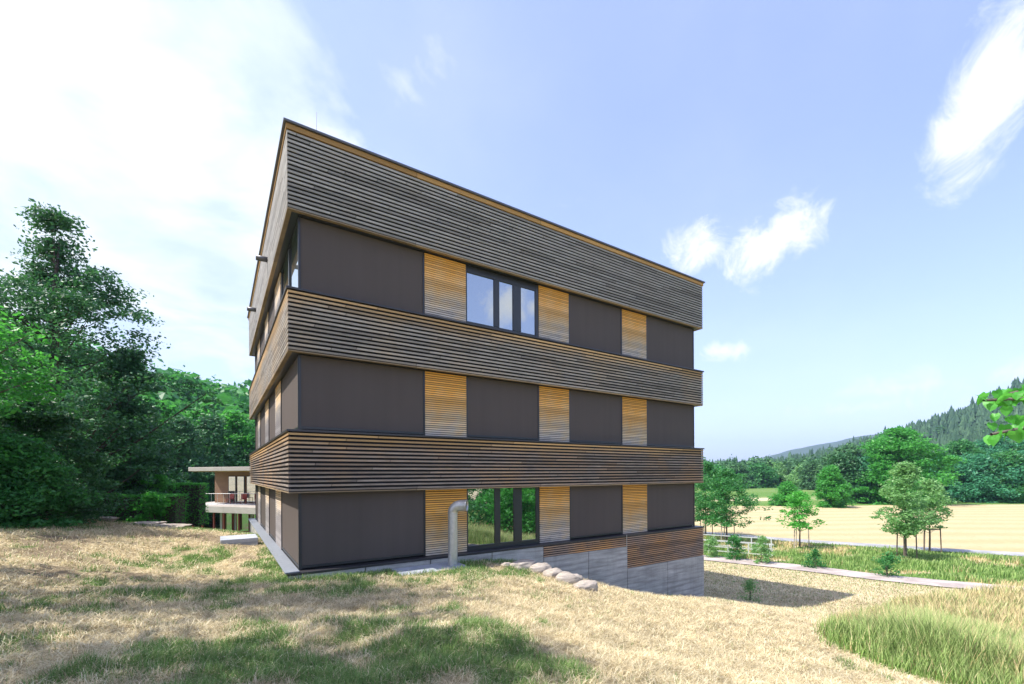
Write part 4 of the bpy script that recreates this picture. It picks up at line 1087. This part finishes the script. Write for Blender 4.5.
# tall meadow
x, y, r = sample(330000, 5, 36, R(15), R(57), .75, 7)
me_ = meadow_edge(x, y); k = (me_ > -.1) & (path_side(x, y, PATH1) < -1.6); x, y, r, me_ = x[k], y[k], r[k], me_[k]
dens = fbm(x * .5, y * .5, 3, 60); k = rng.random(len(x)) < (sstep(.2, .5, dens) * .6 + .45) * np.clip(.10 + me_ * .55, 0, 1); x, y, r, me_ = x[k], y[k], r[k], me_[k]
hh = (.34 + .75 * fbm(x * .5, y * .5, 3, 61)) * rng.uniform(.4, 1.35, len(x)) * np.clip(.35 + me_ * .35, .3, 1)
gfrac = np.clip(.92 - me_ * .03 - (r - 8) * .04 + (fbm(x * .6, y * .6, 3, 62) - .5) * 1.5, .15, .95)
gg = np.where(rng.random(len(x)) < gfrac, .9, .1)
blades('tall_grass', x, y, hh, (.004 + .0010 * r) * rng.uniform(.6, 1.3, len(x)), .4, gg, rng.random(len(x)) ** .6, MATS['tall'], 'tall unmown meadow grass with straw coloured tips at the lower right', 5, segs=3)
# meadow around and behind (mirrored in the window)
x, y, r = sample(50000, 6, 60, R(57), R(140), .9, 17)
k = (meadow_edge(x, y) > 0) ; x, y, r = x[k], y[k], r[k]
gg = np.where(rng.random(len(x)) < .65, .9, .1)
blades('tall_grass', x, y, rng.uniform(.3, .7, len(x)), .01 + .0018 * r, .35, gg, rng.random(len(x)), MATS['tall'], 'tall meadow grass behind the photographer', 6, segs=2)
# verge along the paths
n = 150000; rr = np.random.default_rng(9); x = rr.uniform(6, 62, n); y = rr.uniform(12, 60, n); r = np.hypot(x, y)
s1 = dist_line(x, y, PATH1); s2 = dist_line(x, y, PATH2); sd = path_side(x, y, PATH1); sd2 = path_side(x, y, PATH2)
k = (s1 > 1.2) & (s2 > 1.2) & (sd > 0) & (sd2 < 0) & ~in_building(x, y, .3); x, y, r, s1, s2 = x[k], y[k], r[k], s1[k], s2[k]
g, b = cover(x, y); gg = np.where(rr.random(len(x)) < g, .9, .12)
tuft = fbm(x * .5, y * .5, 3, 75)
blades('verge_grass', x, y, (.12 + .6 * tuft ** 1.5) * rr.uniform(.6, 1.2, len(x)), .05 + .0 * r, .4, gg, rr.random(len(x)) * .8, MATS['tall'], 'rough verge grass between the footpath and the lane', 7)
# low ground cover in the mown area between building shadow and footpath
n = 90000; x = rr.uniform(6, 34, n); y = rr.uniform(15, 40, n)
k = (dist_line(x, y, PATH1) > 1.3) & (path_side(x, y, PATH1) < 0) & ~in_building(x, y, .1) & (meadow_edge(x, y) < .3) & (np.hypot(x, y) > 18); x, y = x[k], y[k]
gg = np.where(rr.random(len(x)) < .3 + .5 * np.exp(-np.abs(dist_line(x, y, PATH1) - 1.5)), .8, .1)
blades('short_grass', x, y, rr.uniform(.04, .15, len(x)), .028, .7, gg, rr.random(len(x)) * .5, MATS['blade'], 'dry short grass between the building shadow and the footpath', 8)

# ------------------------------------------------------------------ sky, sun, haze, camera
SD = Vector((8.75 * U[0] - 2.3 * V[0], 8.75 * U[1] - 2.3 * V[1], -14.06)).normalized()      # the way the light travels
sun = bpy.data.lights.new('sun', 'SUN'); sun.energy = 2.7; sun.angle = R(.53); sun.color = (1.0, .95, .87)
so = bpy.data.objects.new('sun', sun); COL.objects.link(so); so.rotation_euler = SD.to_track_quat('-Z', 'Y').to_euler(); so.location = (-30, -10, 50)
el = math.asin(-SD.z); az = math.atan2(-SD.x, -SD.y)
wd = bpy.data.worlds.new('World'); scn.world = wd; wd.use_nodes = True; t = wd.node_tree; t.nodes.clear(); g = G(t)
sky = g.n('ShaderNodeTexSky'); sky.sky_type = 'NISHITA'; sky.sun_disc = False; sky.sun_elevation = el; sky.sun_rotation = az
sky.air_density = 1.0; sky.dust_density = 1.6; sky.ozone_density = 1.6; sky.altitude = 300
dr = g.n('ShaderNodeTexCoord').outputs['Generated']; nv = g.n('ShaderNodeVectorMath', operation='NORMALIZE'); g.l(dr, nv.inputs[0])
sp = g.n('ShaderNodeSeparateXYZ'); g.l(nv.outputs[0], sp.inputs[0]); X, Y, Z = sp.outputs
zc = g.math('MAXIMUM', Z, .02); zc = g.math('ADD', zc, .12)
cb = g.n('ShaderNodeCombineXYZ'); g.l(g.math('DIVIDE', X, zc), cb.inputs[0]); g.l(g.math('DIVIDE', Y, zc), cb.inputs[1])
n1 = g.noise(cb.outputs[0], 2.1, 9, .58, .35); n2 = g.noise(g.mapv(nv.outputs[0], (1, 1, 1)), 11.0, 12, .70, .7); n3 = g.noise(nv.outputs[0], 2.2, 5, .5)
def lump(Xp, Yp, rx, ry, rot=0, w=1.0):
    d = Vector(pix_dir(Xp, Yp)).normalized(); 
    e1 = Vector((d.y, -d.x, 0)).normalized(); e2 = e1.cross(d) * 1.0
    if e2.z < 0: e2 = -e2
    c, s = math.cos(rot), math.sin(rot); f1 = (e1 * c + e2 * s); f2 = (-e1 * s + e2 * c)
    def dot(v, sc):
        x = g.n('ShaderNodeVectorMath', operation='DOT_PRODUCT'); g.l(nv.outputs[0], x.inputs[0]); x.inputs[1].default_value = v
        return g.math('DIVIDE', x.outputs['Value'], sc)
    a = dot(f1, rx); b = dot(f2, ry)
    q = g.math('SQRT', g.math('ADD', g.math('MULTIPLY', a, a), g.math('MULTIPLY', b, b)))
    fr = g.n('ShaderNodeVectorMath', operation='DOT_PRODUCT'); g.l(nv.outputs[0], fr.inputs[0]); fr.inputs[1].default_value = d
    m = g.math('MULTIPLY', g.math('SUBTRACT', 1.0, q), w)
    return g.math('SUBTRACT', m, g.math('MULTIPLY', g.math('LESS_THAN', fr.outputs['Value'], 0), 50))
def union(ls):
    c = ls[0]
    for l in ls[1:]: c = g.math('MAXIMUM', c, l)
    return c
big = union([lump(30, 60, .40, .34, .3, 1.3), lump(130, 150, .36, .28, -.2, 1.3), lump(60, 270, .42, .16, .1, 1.2), lump(205, 50, .19, .22, 0, 1.0), lump(190, 260, .15, .16, 0, .9), lump(-500, 100, .8, .6, 0, 1.)])
small = union([lump(695, 245, .085, .055, .1, 1.1), lump(775, 240, .11, .07, .35, 1.1), lump(985, 105, .06, .13, -.45, 1.7), lump(955, 160, .05, .035, 0, .9), lump(724, 352, .06, .022, .05, .75), lump(905, 388, .16, .022, 0, .55), lump(840, 410, .2, .02, 0, .4), lump(905, 380, .1, .02, 0, .4)])
# clouds behind the photographer (seen in the upper window)
def lumpd(v, rx, ry, w):
    global pix_dir; keep = pix_dir; pix_dir = lambda a, b: v; r = lump(0, 0, rx, ry, 0, w); pix_dir = keep; return r
refl = union([lumpd((.913, -.405, .375), .06, .055, 1.1), lumpd((.938, -.345, .372), .03, .025, 1.0), lumpd((-.5, -1, .5), .6, .3, .9)])
mb_ = g.math('ADD', big, g.math('MULTIPLY', g.math('SUBTRACT', n1, .47), 2.0)); 
ms = g.math('ADD', union([small, refl]), g.math('MULTIPLY', g.math('SUBTRACT', n2, .54), 3.0))
fb = g.ramp(mb_, [(0.0, 0), (.35, .6), (.95, 1)]); fs = g.ramp(ms, [(-.0, 0), (.3, .35), (.62, .75), (1, 1)])
ms_f = g.math('MULTIPLY', fs, .97)
fac = g.math('MAXIMUM', g.math('MULTIPLY', fb, .97), ms_f)
thin = g.math('MULTIPLY', g.ramp(n3, [(.35, 0), (.7, 1)]), .10)
fac = g.math('MAXIMUM', fac, thin)
# horizon milk
hz = g.math('POWER', g.math('SUBTRACT', 1.0, g.math('MAXIMUM', Z, 0)), 7.0)
lum = g.mix(g.ramp(g.math('ADD', g.math('MULTIPLY', n3, .6), g.math('MULTIPLY', n1, .4)), [(.42, 0), (.56, .5), (.70, 1)]), (2.1, 2.5, 2.9), (4.4, 4.3, 4.2))
SKYG = g.mix(1.0, sky.outputs[0], (1.0, .89, 1.02), 'MULTIPLY')
pale = g.mix(g.math('MULTIPLY_ADD', hz, .55, .26), SKYG, (1.72, 2.08, 2.95))
lum = g.mix(ms_f, lum, (3.4, 3.35, 3.3))
col = g.mix(fac, pale, lum)
bg = g.n('ShaderNodeBackground'); bg.inputs['Strength'].default_value = .125; g.l(col, bg.inputs[0])
ow = g.n('ShaderNodeOutputWorld'); g.l(bg.outputs[0], ow.inputs[0])

HAZE = True
if HAZE:
    hm = MB().box(-1500, 3000, -400, 3300, -12, 235)
    m, t = nt('valley haze'); gg_ = G(t); v = gg_.n('ShaderNodeVolumePrincipled'); v.inputs['Density'].default_value = .0002
    v.inputs['Color'].default_value = (.50, .70, 1.0, 1); v.inputs['Anisotropy'].default_value = .2
    o_ = gg_.n('ShaderNodeOutputMaterial'); gg_.l(v.outputs[0], o_.inputs['Volume'])
    tag(hm.build('haze', m), 'thin summer haze over the valley', 'haze', kind='stuff')

cam = bpy.data.cameras.new('camera'); co = bpy.data.objects.new('camera', cam); COL.objects.link(co); scn.camera = co
cam.sensor_fit = 'HORIZONTAL'; cam.sensor_width = 36; cam.lens = 445.6 / 1024 * 36
cam.shift_y = (473.25 - 342) / 1024; cam.shift_x = 0.0006
cam.clip_start = .05; cam.clip_end = 8000
co.matrix_world = Matrix.Translation((0, 0, ZC)) @ Matrix.Rotation(R(90) + .0011 * -1 * -1, 4, 'X') @ Matrix.Rotation(-.00465, 4, 'Z')
scn.view_settings.view_transform = 'Standard'; scn.view_settings.look = 'None'; scn.view_settings.gamma = 1; scn.view_settings.exposure = 1.6
scn.view_settings.use_curve_mapping = False
scn.cycles.max_bounces = 6; scn.cycles.diffuse_bounces = 4; scn.cycles.volume_bounces = 0; scn.cycles.transparent_max_bounces = 4
scn.cycles.volume_step_rate = 10
